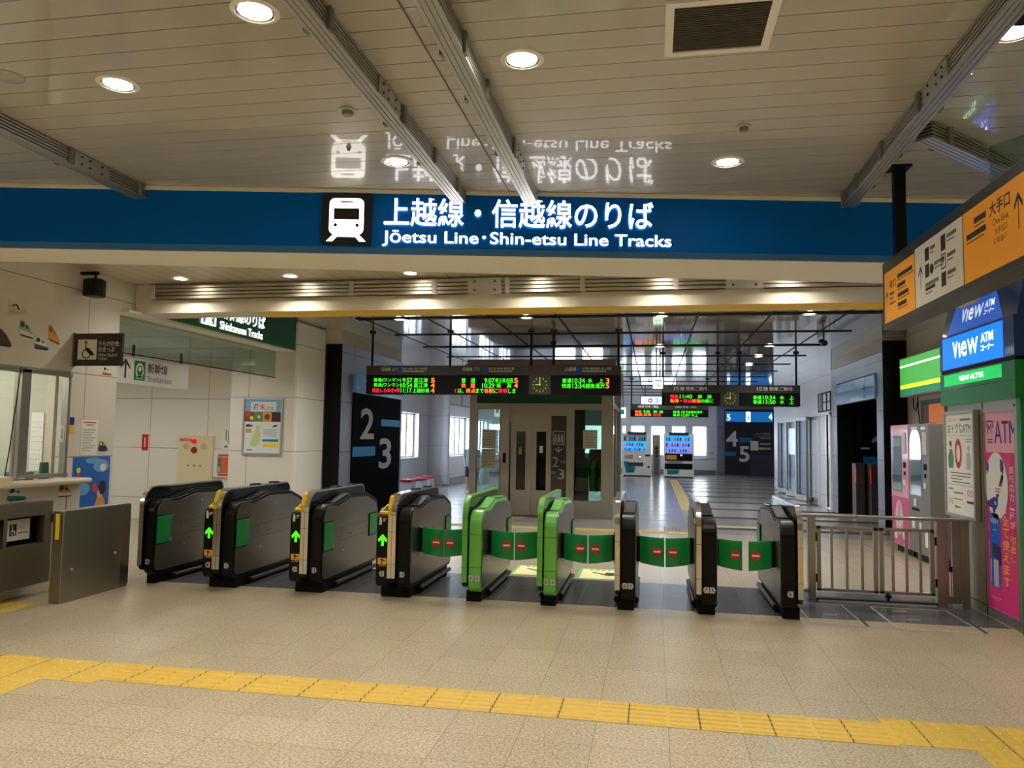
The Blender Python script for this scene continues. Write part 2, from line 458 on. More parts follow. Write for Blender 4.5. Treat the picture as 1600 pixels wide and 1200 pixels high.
# ------------------------------------------------------------------ floors
mb = MB().m(floor_front)
mb.box(-6.15, 8.2, -9.2, 7.30, -.1, 0); mb.box(-14.2, -5.2, 7.30, 8.6, -.1, 0); mb.box(3.03, 8.2, 7.3, 8.6, -.1, 0)
S('floor', mb)
S('floor', MB().m(floor_gate).box(-5.2, 3.03, 7.30, 8.6, -.1, 0))
S('floor', MB().m(floor_mid).box(-14.2, 4.6, 8.6, 13.3, -.1, 0))
S('floor', MB().m(floor_far_l).box(-8.2, .64, 13.3, 36.2, -.1, 0))
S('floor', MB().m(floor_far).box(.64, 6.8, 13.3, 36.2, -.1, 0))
S('floor', MB().m(office_dark).box(-9.3, -6.15, 1.8, 7.3, -.1, 0))

# ------------------------------------------------------------------ ceilings
mb = MB().m(ceil_hall)
y = -9.2; k = 0
while y < 7.6:
    t = math.radians(random.uniform(-.28, .28)); dz = math.tan(t) * .08
    y0, y1 = y + .003, y + .162
    mb.add([(-6.15, y0, 3.5 - dz), (8.2, y0, 3.5 - dz), (8.2, y1, 3.5 + dz), (-6.15, y1, 3.5 + dz),
            (-6.15, y0, 3.53), (8.2, y0, 3.53), (8.2, y1, 3.53), (-6.15, y1, 3.53)],
           [(0,1,2,3), (0,4,5,1), (3,2,6,7), (1,5,6,2), (0,3,7,4)])
    y += .165
mb.m(ceil_joint).box(-6.15, 8.2, -9.2, 7.6, 3.53, 3.6)
mb.box(-1.124, -1.118, -9.2, 7.6, 3.494, 3.5)
S('ceiling', mb)
S('ceiling', MB().m(ceil_mid).prism([(-6.0, 5.45), (8.2, 8.2), (8.2, 8.0), (4.45, 8.0), (4.45, 7.95), (-6, 7.95)], 'z', 3.28, 3.36))
S('ceiling', MB().m(ceil_far).box(-7.2, 6.8, 8.3, 36.2, 3.45, 3.55))
S('ceiling', MB().m(white).box(-14.2, -6.3, 7.8, 12.4, 2.97, 3.05))
# dark slots across the far ceiling
for i in range(12):
    yy = 11.66 + 1.95 * i
    wd = .17 if i in (0, 2) else .07
    S('trim_%d' % (i + 1), MB().m(matte_black).box(-4.75 - .03 * i, 3.3, yy - wd / 2, yy + wd / 2, 3.435, 3.4495))

for i, xx in enumerate((-4.64, -3.58, -2.515, -1.451, -.402, .663, 1.731, 2.794)):
    S('trim_%d' % (i + 30), MB().m(matte_black).box(xx - .012, xx + .012, 8.4, 34, 3.443, 3.4498))
# ------------------------------------------------------------------ walls, hall side
mb = MB().m(wall_jy)
mb.box(-6.15, -6, -9.2, 4.4, 0, 3.5); mb.box(-6.15, -6, 4.4, 7.68, 0, 1.06); mb.box(-6.15, -6, 4.4, 7.68, 2.15, 3.5); mb.box(-6.15, -6, 7.0, 7.68, 1.06, 2.15); mb.box(-6.15, -6, 7.68, 8.32, 2.94, 3.5)
S('wall_left', mb)
S('wall_back', MB().m(wall_plain).box(-6.15, 8.2, -9.35, -9.2, 0, 3.6))
S('wall_right', MB().m(wall_plain).box(8.2, 8.35, -9.2, 8.9, 0, 3.6))
S('wall_right', MB().m(wall_plain).box(4.45, 8.2, 8.76, 8.9, 0, 3.6))
# office room behind the counter window
mb = MB().m(office_wall)
mb.box(-9.4, -9.3, 1.8, 7.7, 0, 2.6); mb.box(-9.3, -6.15, 1.7, 1.8, 0, 2.6); mb.box(-9.3, -6.15, 7.55, 7.68, 0, 2.6)
S('wall_back', mb)
S('ceiling', MB().m(white).box(-9.3, -6.15, 1.8, 7.55, 2.6, 2.7))
# passage to the left
S('wall_south', MB().m(wall_jx).box(-14.2, -6.15, 7.7, 7.82, 0, 2.97))
S('wall_south', MB().m(wall_jx).box(-14.3, -14.2, 7.7, 12.5, 0, 2.97))
S('wall_north', MB().m(wall_jx).box(-14.2, -7.0, 12.4, 12.55, 0, 2.97))
S('wall_west', MB().m(wall_jx).box(-7.02, -5.8, 11.75, 12.84, 0, 3.449), bevel=.05)
S('wall_left', MB().m(wall_plain).box(-6.3, -6.14, 7.70, 11.74, 2.93, 3.449))
# left portal block
mb = MB().m(wall_metal).box(-7.05, -5.5, 12.86, 16.25, 0, 3.19)
mb.m(matte_black).box(-5.8, -5.5, 12.845, 12.86, 0, 3.19)
S('wall_left', mb)
S('wall_left', MB().m(wall_plain).box(-7.05, -5.52, 12.86, 16.2, 3.19, 3.449))
# windowed walls further on the left
def wall_with_holes(name, mat, ax, c0, c1, u0, u1, z0, z1, holes):
    """wall slab with rectangular openings; ax='x' slab spans c in x and u in y."""
    mb = MB().m(mat)
    def bx(a, b, p, q):
        if b - a > 1e-4 and q - p > 1e-4:
            if ax == 'x': mb.box(c0, c1, a, b, p, q)
            else: mb.box(a, b, c0, c1, p, q)
    cur = u0
    for h0, h1, p, q in sorted(holes):
        bx(cur, h0, z0, z1); bx(h0, h1, z0, p); bx(h0, h1, q, z1); cur = h1
    bx(cur, u1, z0, z1)
    return S(name, mb)
WL = [(20.2, 22.62, .9, 2.24), (17.2, 19.5, .9, 2.24)]
WL2 = [(24.1, 26.7, .9, 2.22), (28.2, 30.6, .9, 2.22), (32, 34.4, .9, 2.22)]
wall_with_holes('wall_left_far', wall_white_y, 'x', -7.42, -7.1, 16.25, 23.6, 0, 3.45, WL)
S('wall_left_far', MB().m(wall_white).box(-7.42, -6.5, 23.6, 24.0, 0, 3.45))
S('wall_left_far', MB().m(wall_white).box(-6.62, -6.38, 23.52, 23.72, 0, 3.45), bevel=.06)
wall_with_holes('wall_left_far', wall_white_y, 'x', -6.82, -6.5, 24.0, 36, 0, 3.45, WL2)
S('wall_left_far', MB().m(wall_white).box(-7.42, -7.05, 16.1, 16.25, 0, 3.45))
FW = [(-1.02, -.35, .82, 2.20), (-.1, .57, .82, 2.20), (.83, 1.5, .82, 2.20), (1.76, 2.42, .82, 2.20), (-1.42, -1.2, .3, 2.2)]
FW += [(-4.6, -3.6, .82, 2.2), (-3.3, -2.3, .82, 2.2)]
wall_with_holes('wall_far', wall_white, 'y', 35.7, 36.0, -6.5, 6.6, 0, 3.45, FW)
S('wall_far', MB().m(wall_metal).box(2.82, 5.45, 35.25, 35.7, 0, 3.3))
S('wall_right_far', MB().m(wall_white_y).box(6.5, 6.7, 27, 36, 0, 3.45))
S('wall_right_far', MB().m(wall_white).box(4.05, 6.6, 26.9, 27.1, 0, 3.45))
RW = [(18.72, 19.3, .02, 2.2)]
wall_with_holes('wall_right_far', wall_white_y, 'x', 4.05, 4.3, 18.6, 26.9, 0, 3.45, RW)
# right portal with a dark recess
mb = MB().m(wall_metal)
mb.box(4.05, 4.4, 14.6, 15.0, 0, 3.2); mb.box(4.05, 4.4, 18.1, 18.6, 0, 3.2); mb.box(4.05, 4.4, 15.0, 18.1, 2.86, 3.2)
mb.m(wall_plain).box(4.06, 4.4, 14.62, 18.58, 3.2, 3.449)
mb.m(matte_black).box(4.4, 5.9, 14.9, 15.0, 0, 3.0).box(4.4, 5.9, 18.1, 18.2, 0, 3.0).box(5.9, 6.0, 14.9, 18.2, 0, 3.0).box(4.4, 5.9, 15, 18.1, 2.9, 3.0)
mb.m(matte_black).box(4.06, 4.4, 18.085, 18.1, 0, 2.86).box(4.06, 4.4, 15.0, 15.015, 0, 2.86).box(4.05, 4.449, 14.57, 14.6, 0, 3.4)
S('wall_right', mb)
S('wall_right', MB().m(wall_plain).box(4.45, 4.6, 8.8, 14.75, 0, 3.449))
S('wall_right', MB().m(wall_plain).box(4.4, 4.5, 14.6, 18.6, 2.9, 3.449))
S('baseboard_left', MB().m(mgrey).box(-7.1, -7.08, 16.3, 23.5, 0, .12).box(-6.5, -6.48, 24, 35.7, 0, .2))
S('baseboard_far', MB().m(mgrey).box(-6.4, 2.8, 35.68, 35.7, 0, .2).box(2.82, 5.45, 35.23, 35.25, 0, .16))
# beam over the gates with its yellow underside
mb = MB().m(beam_white).box(-5.99, 4.44, 7.92, 8.32, 2.945, 3.6)
mb.m(beam_yellow).box(-4.45, 4.44, 7.925, 8.315, 2.94, 2.945)
S('trim_20', mb)

# windows: frames and panes
def window_x(n, x, y0, y1, z0, z1, mul, x_glass, mat=white):
    mb = MB().m(mat); t = .05
    mb.box(x_glass - .03, x_glass + .03, y0, y0 + t, z0, z1).box(x_glass - .03, x_glass + .03, y1 - t, y1, z0, z1)
    mb.box(x_glass - .03, x_glass + .03, y0, y1, z0, z0 + t).box(x_glass - .03, x_glass + .03, y0, y1, z1 - t, z1)
    mb.m(dgrey)
    for i in range(1, mul):
        yy = y0 + (y1 - y0) * i / mul; mb.box(x_glass - .02, x_glass + .02, yy - .02, yy + .02, z0 + t, z1 - t)
    mb.box(x_glass + .031, x_glass + .04, y0 + t, y0 + t + .02, z0 + t, z1 - t).box(x_glass + .031, x_glass + .04, y1 - t - .02, y1 - t, z0 + t, z1 - t)
    f = S('window_%d' % n, mb)
    g = MB().m(win_glass).box(x_glass - .004, x_glass + .004, y0 + t, y1 - t, z0 + t, z1 - t).build('pane', f)
n = 1
for h in WL: window_x(n, 0, *h, 4, -7.3); n += 1
for h in WL2: window_x(n, 0, *h, 4, -6.7); n += 1
for a, b, p, q in FW:
    mb = MB().m(white); t = .045
    mb.box(a, a + t, 35.82, 35.88, p, q).box(b - t, b, 35.82, 35.88, p, q).box(a, b, 35.82, 35.88, p, p + t).box(a, b, 35.82, 35.88, q - t, q)
    f = S('window_%d' % n, mb); n += 1
    MB().m(win_glass).box(a + t, b - t, 35.845, 35.853, p + t, q - t).build('pane', f)
# clerestory frame high on the left wall
mb = MB().m(mgrey).box(-6.5, -6.47, 24.1, 27.0, 2.58, 2.62).box(-6.5, -6.47, 25.5, 25.56, 2.62, 3.2)
mb.m(lgrey).box(-6.5, -6.485, 24.1, 27.0, 2.62, 3.2)
S('window_%d' % n, mb); n += 1
# handrails by the far window
one('wall_handrail', MB().m(ss).cyl((1.75, 35.55, .98), (2.7, 35.55, .98), .02).cyl((1.75, 35.55, .72), (2.7, 35.55, .72), .02).cyl((2.66, 35.55, .98), (2.66, 35.7, .98), .025).cyl((2.66, 35.55, .72), (2.66, 35.7, .72), .025)
    .cyl((1.8, 35.55, .98), (1.8, 35.7, .98), .025).cyl((1.8, 35.55, .72), (1.8, 35.7, .72), .025),
    'double steel handrail under the rightmost far window beside the drinks machines', 'handrail', (2.2, 35.6, .7))

# ------------------------------------------------------------------ daylight portals and lamps
def portal(loc, rot, sx, sy):
    l = bpy.data.lights.new('daylight_portal', 'AREA'); l.shape = 'RECTANGLE'; l.size = sx; l.size_y = sy
    l.cycles.is_portal = True
    o = bpy.data.objects.new('daylight_portal', l); COL.objects.link(o); o.location = loc; o.rotation_euler = rot
for a, b, p, q in WL: portal((-7.45, (a+b)/2, (p+q)/2), (0, -PI/2, 0), q-p, b-a)
for a, b, p, q in WL2: portal((-6.85, (a+b)/2, (p+q)/2), (0, -PI/2, 0), q-p, b-a)
for a, b, p, q in FW: portal(((a+b)/2, 36.03, (p+q)/2), (-PI/2, 0, 0), b-a, q-p)
for a, b, p, q in RW: portal((4.33, (a+b)/2, (p+q)/2), (0, PI/2, 0), q-p, b-a)

def spot(loc, power, col=HALL_COL, ang=118, blend=.8, rad=.06):
    l = bpy.data.lights.new('downlight_or_fill_beam', 'SPOT'); l.energy = power; l.color = col; l.spot_size = math.radians(ang); l.spot_blend = blend
    l.shadow_soft_size = rad
    o = bpy.data.objects.new('downlight_or_fill_beam', l); COL.objects.link(o); o.location = loc
    return o
# ------------------------------------------------------------------ downlights
def downlight(x, y, z, label, group, r=.09, power=0, col=HALL_COL, ang=118):
    t = E('ceiling_downlight', label, 'downlight', (x, y, z), group)
    MB().m(white).lathe([(r, -.001), (r + .022, -.001), (r + .024, -.004), (r, -.010), (r - .002, -.002)], (x, y, z)).build('trim_ring', t, smooth=True)
    MB().m(chrome).lathe([(r, -.009), (r * .86, -.004)], (x, y, z)).build('reflector', t, smooth=True)
    MB().m(lamp_glow).lathe([(.0, -.0035), (r * .5, -.0035), (r * .8, -.0035), (r * .87, -.004)], (x, y, z)).build('lamp', t, smooth=True)
    if power: spot((x, y, z - .02), power, col, ang)
    return t
G = 'round downlights in the hall ceiling'
for x, y, lb in [(-2.94, 3.65, 'round recessed ceiling downlight, leftmost of the lit ones, left of the slatted rails'),
                 (-1.80, 3.09, 'large round ceiling downlight at the top edge, just left of a slatted ceiling rail'),
                 (-.663, 3.715, 'round recessed ceiling downlight between the middle slatted rail and the vent grille'),
                 (-1.786, 5.02, 'round ceiling downlight near the blue sign band, among the mirrored sign letters'),
                 (.505, 5.35, 'round ceiling downlight near the blue sign band, right of the mirrored letters'),
                 (1.66, 3.80, 'bright round ceiling downlight at the right edge, above the hanging yellow sign')]:
    downlight(x, y, 3.499, lb, G, .088, P_HALL)
for x in (-5, -2.9, -.65, 1.65, 4, 6.4):
    for y in (1.9, -.1, -2.1, -4.2, -6.5):
        spot((x, y, 3.47), P_HALL * 1.0)
for x, y in ((-5.1, 3.7), (-4.4, 3.9), (4.0, 3.8), (6.4, 3.8), (5, 4.9), (2.8, 4.6)): spot((x, y, 3.47), P_HALL)
G = 'small downlights between the blue band and the beam'
for i, (x, y, lb) in enumerate([(-5.2, 7.60, 'small oval-looking downlight under the blue band nearest the black loudspeaker'),
                 (-3.88, 7.60, 'small downlight under the blue band, second from the black loudspeaker'),
                 (-2.52, 7.60, 'small downlight under the blue band, third from the black loudspeaker'),
                 (-1.2, 7.60, 'small downlight under the blue band below the word Line of the sign'),
                 (.1, 7.60, 'small downlight under the blue band below the end of the sign lettering'),
                 (1.35, 7.60, 'small downlight under the blue band nearest the hanging yellow sign')]):
    downlight(x, y, 3.279, lb, G, .075, P_MID, MID_COL, 140)
G = 'downlights set in the black ceiling slots'
for x, y, lb in [(-4.02, 11.66, 'slot downlight in the first black ceiling slot, nearest the dark 2-3 portal'),
                 (-1.95, 11.66, 'slot downlight in the first black ceiling slot, above the lift'),
                 (.127, 11.66, 'slot downlight in the first black ceiling slot, above the corridor'),
                 (2.25, 11.66, 'slot downlight in the first black ceiling slot, rightmost'),
                 (2.25, 15.56, 'slot downlight above the right-hand track 3 display'),
                 (.13, 15.56, 'slot downlight near the green exit sign rod'),
                 (2.3, 17.51, 'small slot downlight just beyond the track 3 display'),
                 (2.33, 19.46, 'smallest slot downlight far beyond the track 3 display')]:
    downlight(x, y, 3.434, lb, G, .085, P_FAR, FAR_COL, 140)
for x, y in ((-4, 15.5), (-2, 23.4), (.13, 19.5), (.13, 23.4), (2.25, 23.4), (.13, 27.3), (2.25, 27.3), (-3, 19.5), (-3, 27), (2.2, 31.2), (-.5, 31.2)): spot((x, y, 3.42), P_FAR * .5, FAR_COL, 140)
for x in (-4.5, -2.5, -.5, 1.5, 3.5): spot((x, 9.6, 3.42), P_FAR * .8, FAR_COL, 140)  # unseen row behind the beam, added to brighten floor and yellow underside
for x in (-7.3, -9.5, -12): spot((x, 10.2, 2.94), P_PASS, FAR_COL, 172)

# ------------------------------------------------------------------ slatted rails
def rail(name, label, L, loc, rz, ends=(0, 1), plates=(), brackets=()):
    """ceiling-hung slatted rail along local +y; sides and underside grooved"""
    t = E(name, label, 'ceiling rail', loc, 'slatted shutter rails', local=True, rz=rz)
    mb = MB().m(alu)
    for i in range(5): mb.box(-.05, .05, 0, L, -.0185 - .0205 * i, -.006 - .0205 * i)
    mb.m(matte_black).box(-.041, .041, .002, L - .002, -.10, 0)
    mb.m(alu)
    for i in range(4): mb.box(-.052 + i * .0275, -.032 + i * .0275, 0, L, -.106, -.10)
    mb.build('rail_body', t)
    for p in plates:
        b = MB().m(alu).box(.05, .058, p, p + .34, -.105, -.005).box(-.058, -.05, p, p + .34, -.105, -.005)
        b.m(dgrey)
        for q in (.06, .14, .26):
            for zz in (-.03, -.08): b.cyl((.056, p + q, zz), (.064, p + q, zz), .008, 8).cyl((-.056, p + q, zz), (-.064, p + q, zz), .008, 8)
        b.build('splice_plate', t)
    for p in brackets:
        MB().m(mgrey).box(.05, .066, p, p + .04, -.11, -.0).build('bracket', t); MB().m(mgrey).box(-.066, -.05, p, p + .04, -.11, 0).build('bracket', t)
    return t
rail('ceiling_rail', 'leftmost slatted grey ceiling rail ending at the blue band', 9.1, (-3.985, -3.8, 3.499), 0, plates=(8.3,), brackets=(8.25, 8.95))
rail('ceiling_rail', 'slatted grey ceiling rail ending at the sign, left one of the middle pair', 8.81, (-1.50, -3.1, 3.499), 0, plates=(6.85,), brackets=(6.2, 7.25, 7.9, 8.5))
rail('ceiling_rail', 'slatted grey ceiling rail ending at the sign, right one of the middle pair', 8.9, (-.945, -3.1, 3.499), 0, plates=(7.9,), brackets=(6.5, 7.0, 7.8))
rail('ceiling_rail', 'slatted grey ceiling rail running beside the pole of the hanging yellow sign', 9.1, (1.49, -2.9, 3.499), 0, plates=(6.9,), brackets=(7.3, 8.0, 8.6, 9.0))
rail('ceiling_rail', 'short diagonal slatted rail at the right ending behind the smoke glass', 2.2, (1.60, 4.84, 3.499), -PI/4, plates=(), brackets=(.18,))
t = E('beam_rail', 'long pale slatted rail fixed across the beam above the gates', 'ceiling rail', (-.7, 7.88, 3.1), 'slatted shutter rails')
mb = MB().m(alu_x)
for i in range(4): mb.box(-5.75, 4.3, 7.85, 7.92, 3.10 + i * .041, 3.130 + i * .041)
mb.m(dgrey).box(-5.74, 4.29, 7.875, 7.92, 3.1, 3.25)
mb.build('rail_body', t)
for x in (-5.74, -3.3, -2.35, -1.55, -.75, .2): MB().m(lgrey).box(x, x + .05, 7.842, 7.92, 3.095, 3.262).build('bracket', t)
for x in (-1.95, .72):
    b = MB().m(lgrey).box(x, x + .36, 7.843, 7.92, 3.095, 3.26); b.m(dgrey)
    for q in (.07, .29):
        for z in (3.13, 3.22): b.cyl((x + q, 7.838, z), (x + q, 7.845, z), .012, 8)
    b.build('splice_plate', t)

# ------------------------------------------------------------------ vent, detectors
t = E('vent_grille', 'dark square air vent grille in the ceiling planks', 'vent grille', (.29, 3.53, 3.499))
mb = MB().m(white)
for a in ((.05, .09, 3.30, 3.78), (.51, .55, 3.30, 3.78), (.09, .51, 3.30, 3.34), (.09, .51, 3.74, 3.78)): mb.box(a[0], a[1], a[2], a[3], 3.484, 3.4985)
mb.build('frame', t)
mb = MB().m(M('vent_dark', (74, 66, 54), .6))
for i in range(22): mb.box(.09, .51, 3.343 + i * .018, 3.352 + i * .018, 3.486, 3.497)
mb.m(M('vent_deep', (40, 35, 28), .8)).box(.09, .51, 3.34, 3.74, 3.497, 3.4985)
mb.build('louvre', t)
def detector(x, y, z, label, r=.045, h=.03):
    t = E('ceiling_sensor', label, 'ceiling sensor', (x, y, z))
    MB().m(lgrey).lathe([(0, -.006), (r, -.006), (r, 0)], (x, y, z)).build('plate', t, smooth=True)
    MB().m(mgrey).lathe([(0, -h), (r * .5, -h), (r * .62, -h * .6), (r * .62, -.006)], (x, y, z)).build('head', t, smooth=True)
detector(-1.80, 4.17, 3.499, 'round smoke sensor left of the slatted rail, above the mirrored train symbol', .055)
detector(.545, 4.75, 3.499, 'small sprinkler head on the bare ceiling right of the mirrored letters')
detector(-2.02, 4.72, 3.499, 'tiny dark sprinkler left of the mirrored train symbol', .018, .025)
one('ceiling_speaker', MB().m(ceil_hall).lathe([(0, -.012), (.07, -.010), (.085, -.002)], (-3.49, 3.48, 3.499)), 'flat round beige ceiling speaker at the left edge of the ceiling', 'speaker', (-3.49, 3.48, 3.499), smooth=True)
def ceiling_camera(x, y, z, label):
    t = E('ceiling_camera', label, 'camera', (x, y, z))
    MB().m(dgrey).cyl((x, y, z), (x, y, z - .16), .015, 8).build('stem', t)
    MB().m(satin_black).cyl((x - .02, y + .09, z - .17), (x, y - .09, z - .22), .05, 12).build('camera_body', t, smooth=True)
ceiling_camera(-1.72, 13.3, 3.449, 'dark camera hanging from the far ceiling above the lift')
ceiling_camera(2.85, 13.6, 3.449, 'dark camera hanging from the far ceiling near the right-hand portal')

# ------------------------------------------------------------------ blue sign band (turned about 10.7 degrees to the planks)
yaw = math.radians(10.66)
band = E('overhead_sign_band', 'long dark blue overhead band with lit white line names and a train symbol', 'sign', (-1.6, 5.71, 3.0), None, True, yaw)
def bl(X, Y):   # world -> band-local
    dx, dy = X + 1.6, Y - 5.71
    return dx * math.cos(yaw) + dy * math.sin(yaw), -dx * math.sin(yaw) + dy * math.cos(yaw)
MB().m(band_blue).box(-4.475, 8.6, .0, .06, .04, .498).build('blue_panel', band)
MB().m(band_lip).prism([(.004, .04), (.06, .04), (.06, .0), (.03, .0)], 'x', -4.475, 8.6).build('lower_lip', band)
MB().m(beige_trim).prism([(-4.42, .06), (8.6, .06), (8.6, 1.02), (-4.42, .52)], 'z', -.002, .27).build('soffit', band)
MB().m(beige_trim).box(-4.475, 8.6, -.02, .0, .47, .498).build('top_trim', band)
F = Face((0, 0, 0), (1, 0, 0), (0, -1, 0))
mb = MB().m(M('sign_black_plate', (18, 14, 10), .4)); F.slab(mb, -.985, -.592, .055, .455, 0, .03); plate = mb.build('symbol_plate', band)
# train symbol
mb = MB().m(sign_white); cx = -.788; d = .032
def tr(x): return cx + x
body = arc(cx + .085, .355, .05, 0, 90, 6) + arc(cx - .085, .355, .05, 90, 180, 6) + [(cx - .135, .19)] + arc(cx - .095, .17, .04, 180, 270, 4) + arc(cx + .095, .17, .04, 270, 360, 4)
# body pieces around the dark window
F.poly(mb, [(cx-.135,.34),(cx-.10,.34),(cx-.10,.25),(cx-.135,.25)], d); F.poly(mb, [(cx+.10,.34),(cx+.135,.34),(cx+.135,.25),(cx+.10,.25)], d)
F.poly(mb, [(cx-.135,.34)] + list(reversed(arc(cx-.09,.375,.045,90,180,6)))[0:] + arc(cx+.09,.375,.045,90,0,6) + [(cx+.135,.34)], d)
F.poly(mb, [(cx-.135,.25),(cx+.135,.25)] + arc(cx+.09,.175,.045,0,-90,5) + arc(cx-.09,.175,.045,-90,-180,5), d)
for sgn in (-1, 1): F.poly(mb, [(cx+sgn*.055,.132),(cx+sgn*.10,.132),(cx+sgn*.155,.075),(cx+sgn*.105,.075)], d)
F.rect(mb, cx-.10, cx+.10, .112, .125, d)
mb.build('train_symbol', plate)
mb = MB().m(M('sign_black_plate2', (18, 14, 10), .4)); F.rect(mb, cx-.05, cx+.05, .385, .397, d+.002)
F.disc(mb, cx-.085, .205, .014, d+.002); F.disc(mb, cx+.085, .205, .014, d+.002); mb.build('symbol_marks', plate)
mb = MB().m(sign_white)
x0 = bl(-2.095, 5.617)[0]; x1 = bl(-.016, 6.008)[0]
F.text(mb, '上越線・信越線のりば', x0 + .01, .205, x1 - x0, .228, .03, bold=.012, depth=.02)
x1b = bl(.134, 6.036)[0]
mb.build('kanji_lettering', band)
mb = MB().m(sign_white)
F.text(mb, 'Jōetsu Line･Shin-etsu Line Tracks', x0, .045, x1b - x0, .128, .03, bold=.010, depth=.02)
mb.build('latin_lettering', band)
# ------------------------------------------------------------------ ticket gates
def body_profile(low=False, d=0.0):
    """(y, z) outline of a gate housing, d = inset"""
    if True:
        p = [(7.10 + d, .20 + d)] + arc(7.17 + d, .17 + d, .07, 180, 270, 5)
        p += [(8.56 - d, .10 + d)] + arc(8.59 - d, .17 + d, .07, 270, 360, 5)
        p += [(8.66 - d, .72 - d), (8.61 - d, .815 - d), (8.34 - d, .905 - d), (7.82, .925 - d), (7.50, .862 - d)]
        p += [(7.40, .862)] + arc(7.165, .735, .062, 100, 180, 5) if low else arc(7.25 + d, .712, .15 - d * .3, 90, 180, 7)
    return p
def wing_profile(d=0.0):
    p = [(7.06 + d, .22 + d)] + arc(7.13 + d, .20 + d, .07, 180, 270, 4)
    p += [(8.40 - d, .13 + d), (8.54 - d, .2 + d)]
    p += [(8.54 - d, .86)] + arc(8.44, .905, .10 - d, 0, 90, 6) + arc(7.26, .795, .20 - d, 90, 180, 10)
    return p
def wing_edge():
    return [(7.06, .20)] + list(reversed(arc(7.26, .80, .20, 90, 180, 12))) + [(8.44, 1.0)] + list(reversed(arc(8.44, .90, .10, 0, 90, 6)))
def number_tag(face, mb_plate, mb_ink, txt, x, y, side, s=.052):
    pts = [(-.5, -.5), (.25, -.5), (.5, 0), (.25, .5), (-.5, .5)]
    if side == 'l': pts = [(-a, b) for a, b in pts]
    if side == 'n': pts = [(-.42, -.5), (.42, -.5), (.42, .5), (-.42, .5)]
    face.poly(mb_plate, [(x + a * s, y + b * s) for a, b in pts], .0015)
    face.text(mb_ink, txt, x - s * .16, y - s * .28, s * .32, s * .56, .0025, bold=.02)
def gate(label, xr, wing, parts_, shell, edge, tags, side_l=True, side_r=True, base=None, group='ticket gates in the row'):
    """wing=(x0,x1); parts_: list of (x0,x1) housings; xr=(x0,x1) overall"""
    cx = (xr[0] + xr[1]) / 2
    g = E('ticket_gate', label, 'ticket gate', (cx, 7.85, 0), group)
    b0, b1 = base or (xr[0] + .02, xr[1] - .01)
    MB().m(matte_black).box(b0, b1, 7.19, 8.55, 0, .105).build('base', g, bevel=.006)
    for s_, x in ((-1, xr[0]), (1, xr[1])):
        MB().m(dgrey).cyl((x + s_ * .002, 7.46, .045), (x + s_ * .002, 8.6, .045), .022, 12).m(matte_black).cyl((x + s_ * .002, 7.43, .045), (x + s_ * .002, 7.47, .045), .027, 12).build('kick_rail', g)
    for i, (a, b) in enumerate(parts_):
        low = len(parts_) == 2 and i == 0
        MB().m(shell).prism(body_profile(low), 'x', a, b).build('housing', g, bevel=.012, seg=3)
        # top lid with card slot
        lid = MB().m(shell).prism([(7.42 if low else 7.36, .866), (7.50, .868), (7.80, .934), (7.80, .942), (7.48, .876), (7.42 if low else 7.36, .874)], 'x', a + .012, b - .012)
        lid.m(M('lid_glass', (30, 34, 32), .12) if shell is not lime else lime).prism([(7.86, .936), (8.30, .915), (8.30, .923), (7.86, .944)], 'x', a + .012, b - .012)
        lid.build('lid', g, bevel=.003)
        seam = MB().m(matte_black)
        for z in (.335, .64): seam.box(a - .0005, b + .0005, 7.0995, 7.16, z - .002, z + .002)
        seam.build('seam', g)
    wb = MB().m(wing_smoke if edge is chrome or edge is lime_dk else wing_smoke)
    wb.prism(wing_profile(.012), 'x', wing[0] + .004, wing[1] - .004)
    wb.build('wing', g)
    eb = MB().m(edge).strip(list(reversed(wing_edge())), 'x', wing[0], wing[1], .016)
    e = eb.build('wing_edge', g, bevel=.003)
    mb = MB().m(matte_black)
    for z in (.335, .64, .80): mb.box(wing[0] - .0005, wing[1] + .0005, 7.0595, 7.07, z - .0015, z + .0015)
    if wing[1] - wing[0] > .06: mb.box((wing[0]+wing[1])/2 - .0015, (wing[0]+wing[1])/2 + .0015, 7.0592, 7.07, .2, .80)
    mb.build('seam', g)
    for s_, x, on in ((-1, xr[0], side_l), (1, xr[1], side_r)):
        if not on: continue
        pr = body_profile(d=.034)
        sp = MB().m(ss_gate).prism(pr, 'x', x, x + s_ * .006)
        o = sp.build('side_panel', g, bevel=.002)
        ln = MB().m(dgrey)
        q = x + s_ * .0065
        for z in (.60, .47): ln.box(min(q, x), max(q, x), 7.5, 8.28, z - .002, z + .002)
        ln.box(min(q, x), max(q, x), 7.56, 7.575, .56, .585).box(min(q, x), max(q, x), 7.75, 7.86, .51, .52)
        ln.build('panel_groove', o)
        lk = MB().m(chrome).cyl((x, 7.62, .36), (x + s_ * .012, 7.62, .36), .012, 10).cyl((x, 7.92, .80), (x + s_ * .012, 7.92, .80), .010, 10)
        lk.build('lock', o)
    if tags:
        f = FR(0, 7.098, 0)
        for t, x, y, sd in tags:
            pm = MB().m(lgrey); im = MB().m(ink); number_tag(f, pm, im, t, x, y, sd)
            p = pm.build('number_plate', g); im.build('number', p)
    return g
def square_pad(g, x, s_, y0, y1, z0, z1):
    a, b = sorted((x + s_ * .0065, x + s_ * .016))
    MB().m(matte_black).box(a, b - .004 if s_ > 0 else b, y0 - .012, y1 + .006, z0 - .012, z1 + .012).m(sq_green).box(*sorted((x + s_ * .010, x + s_ * .020)), y0, y1, z0, z1).m(chrome).box(*sorted((x + s_ * .012, x + s_ * .021)), y1, y1 + .014, z0 + .0, z0 + .04).box(*sorted((x + s_ * .012, x + s_ * .021)), y1, y1 + .014, z1 - .04, z1).build('flap_folded', g, bevel=.002)
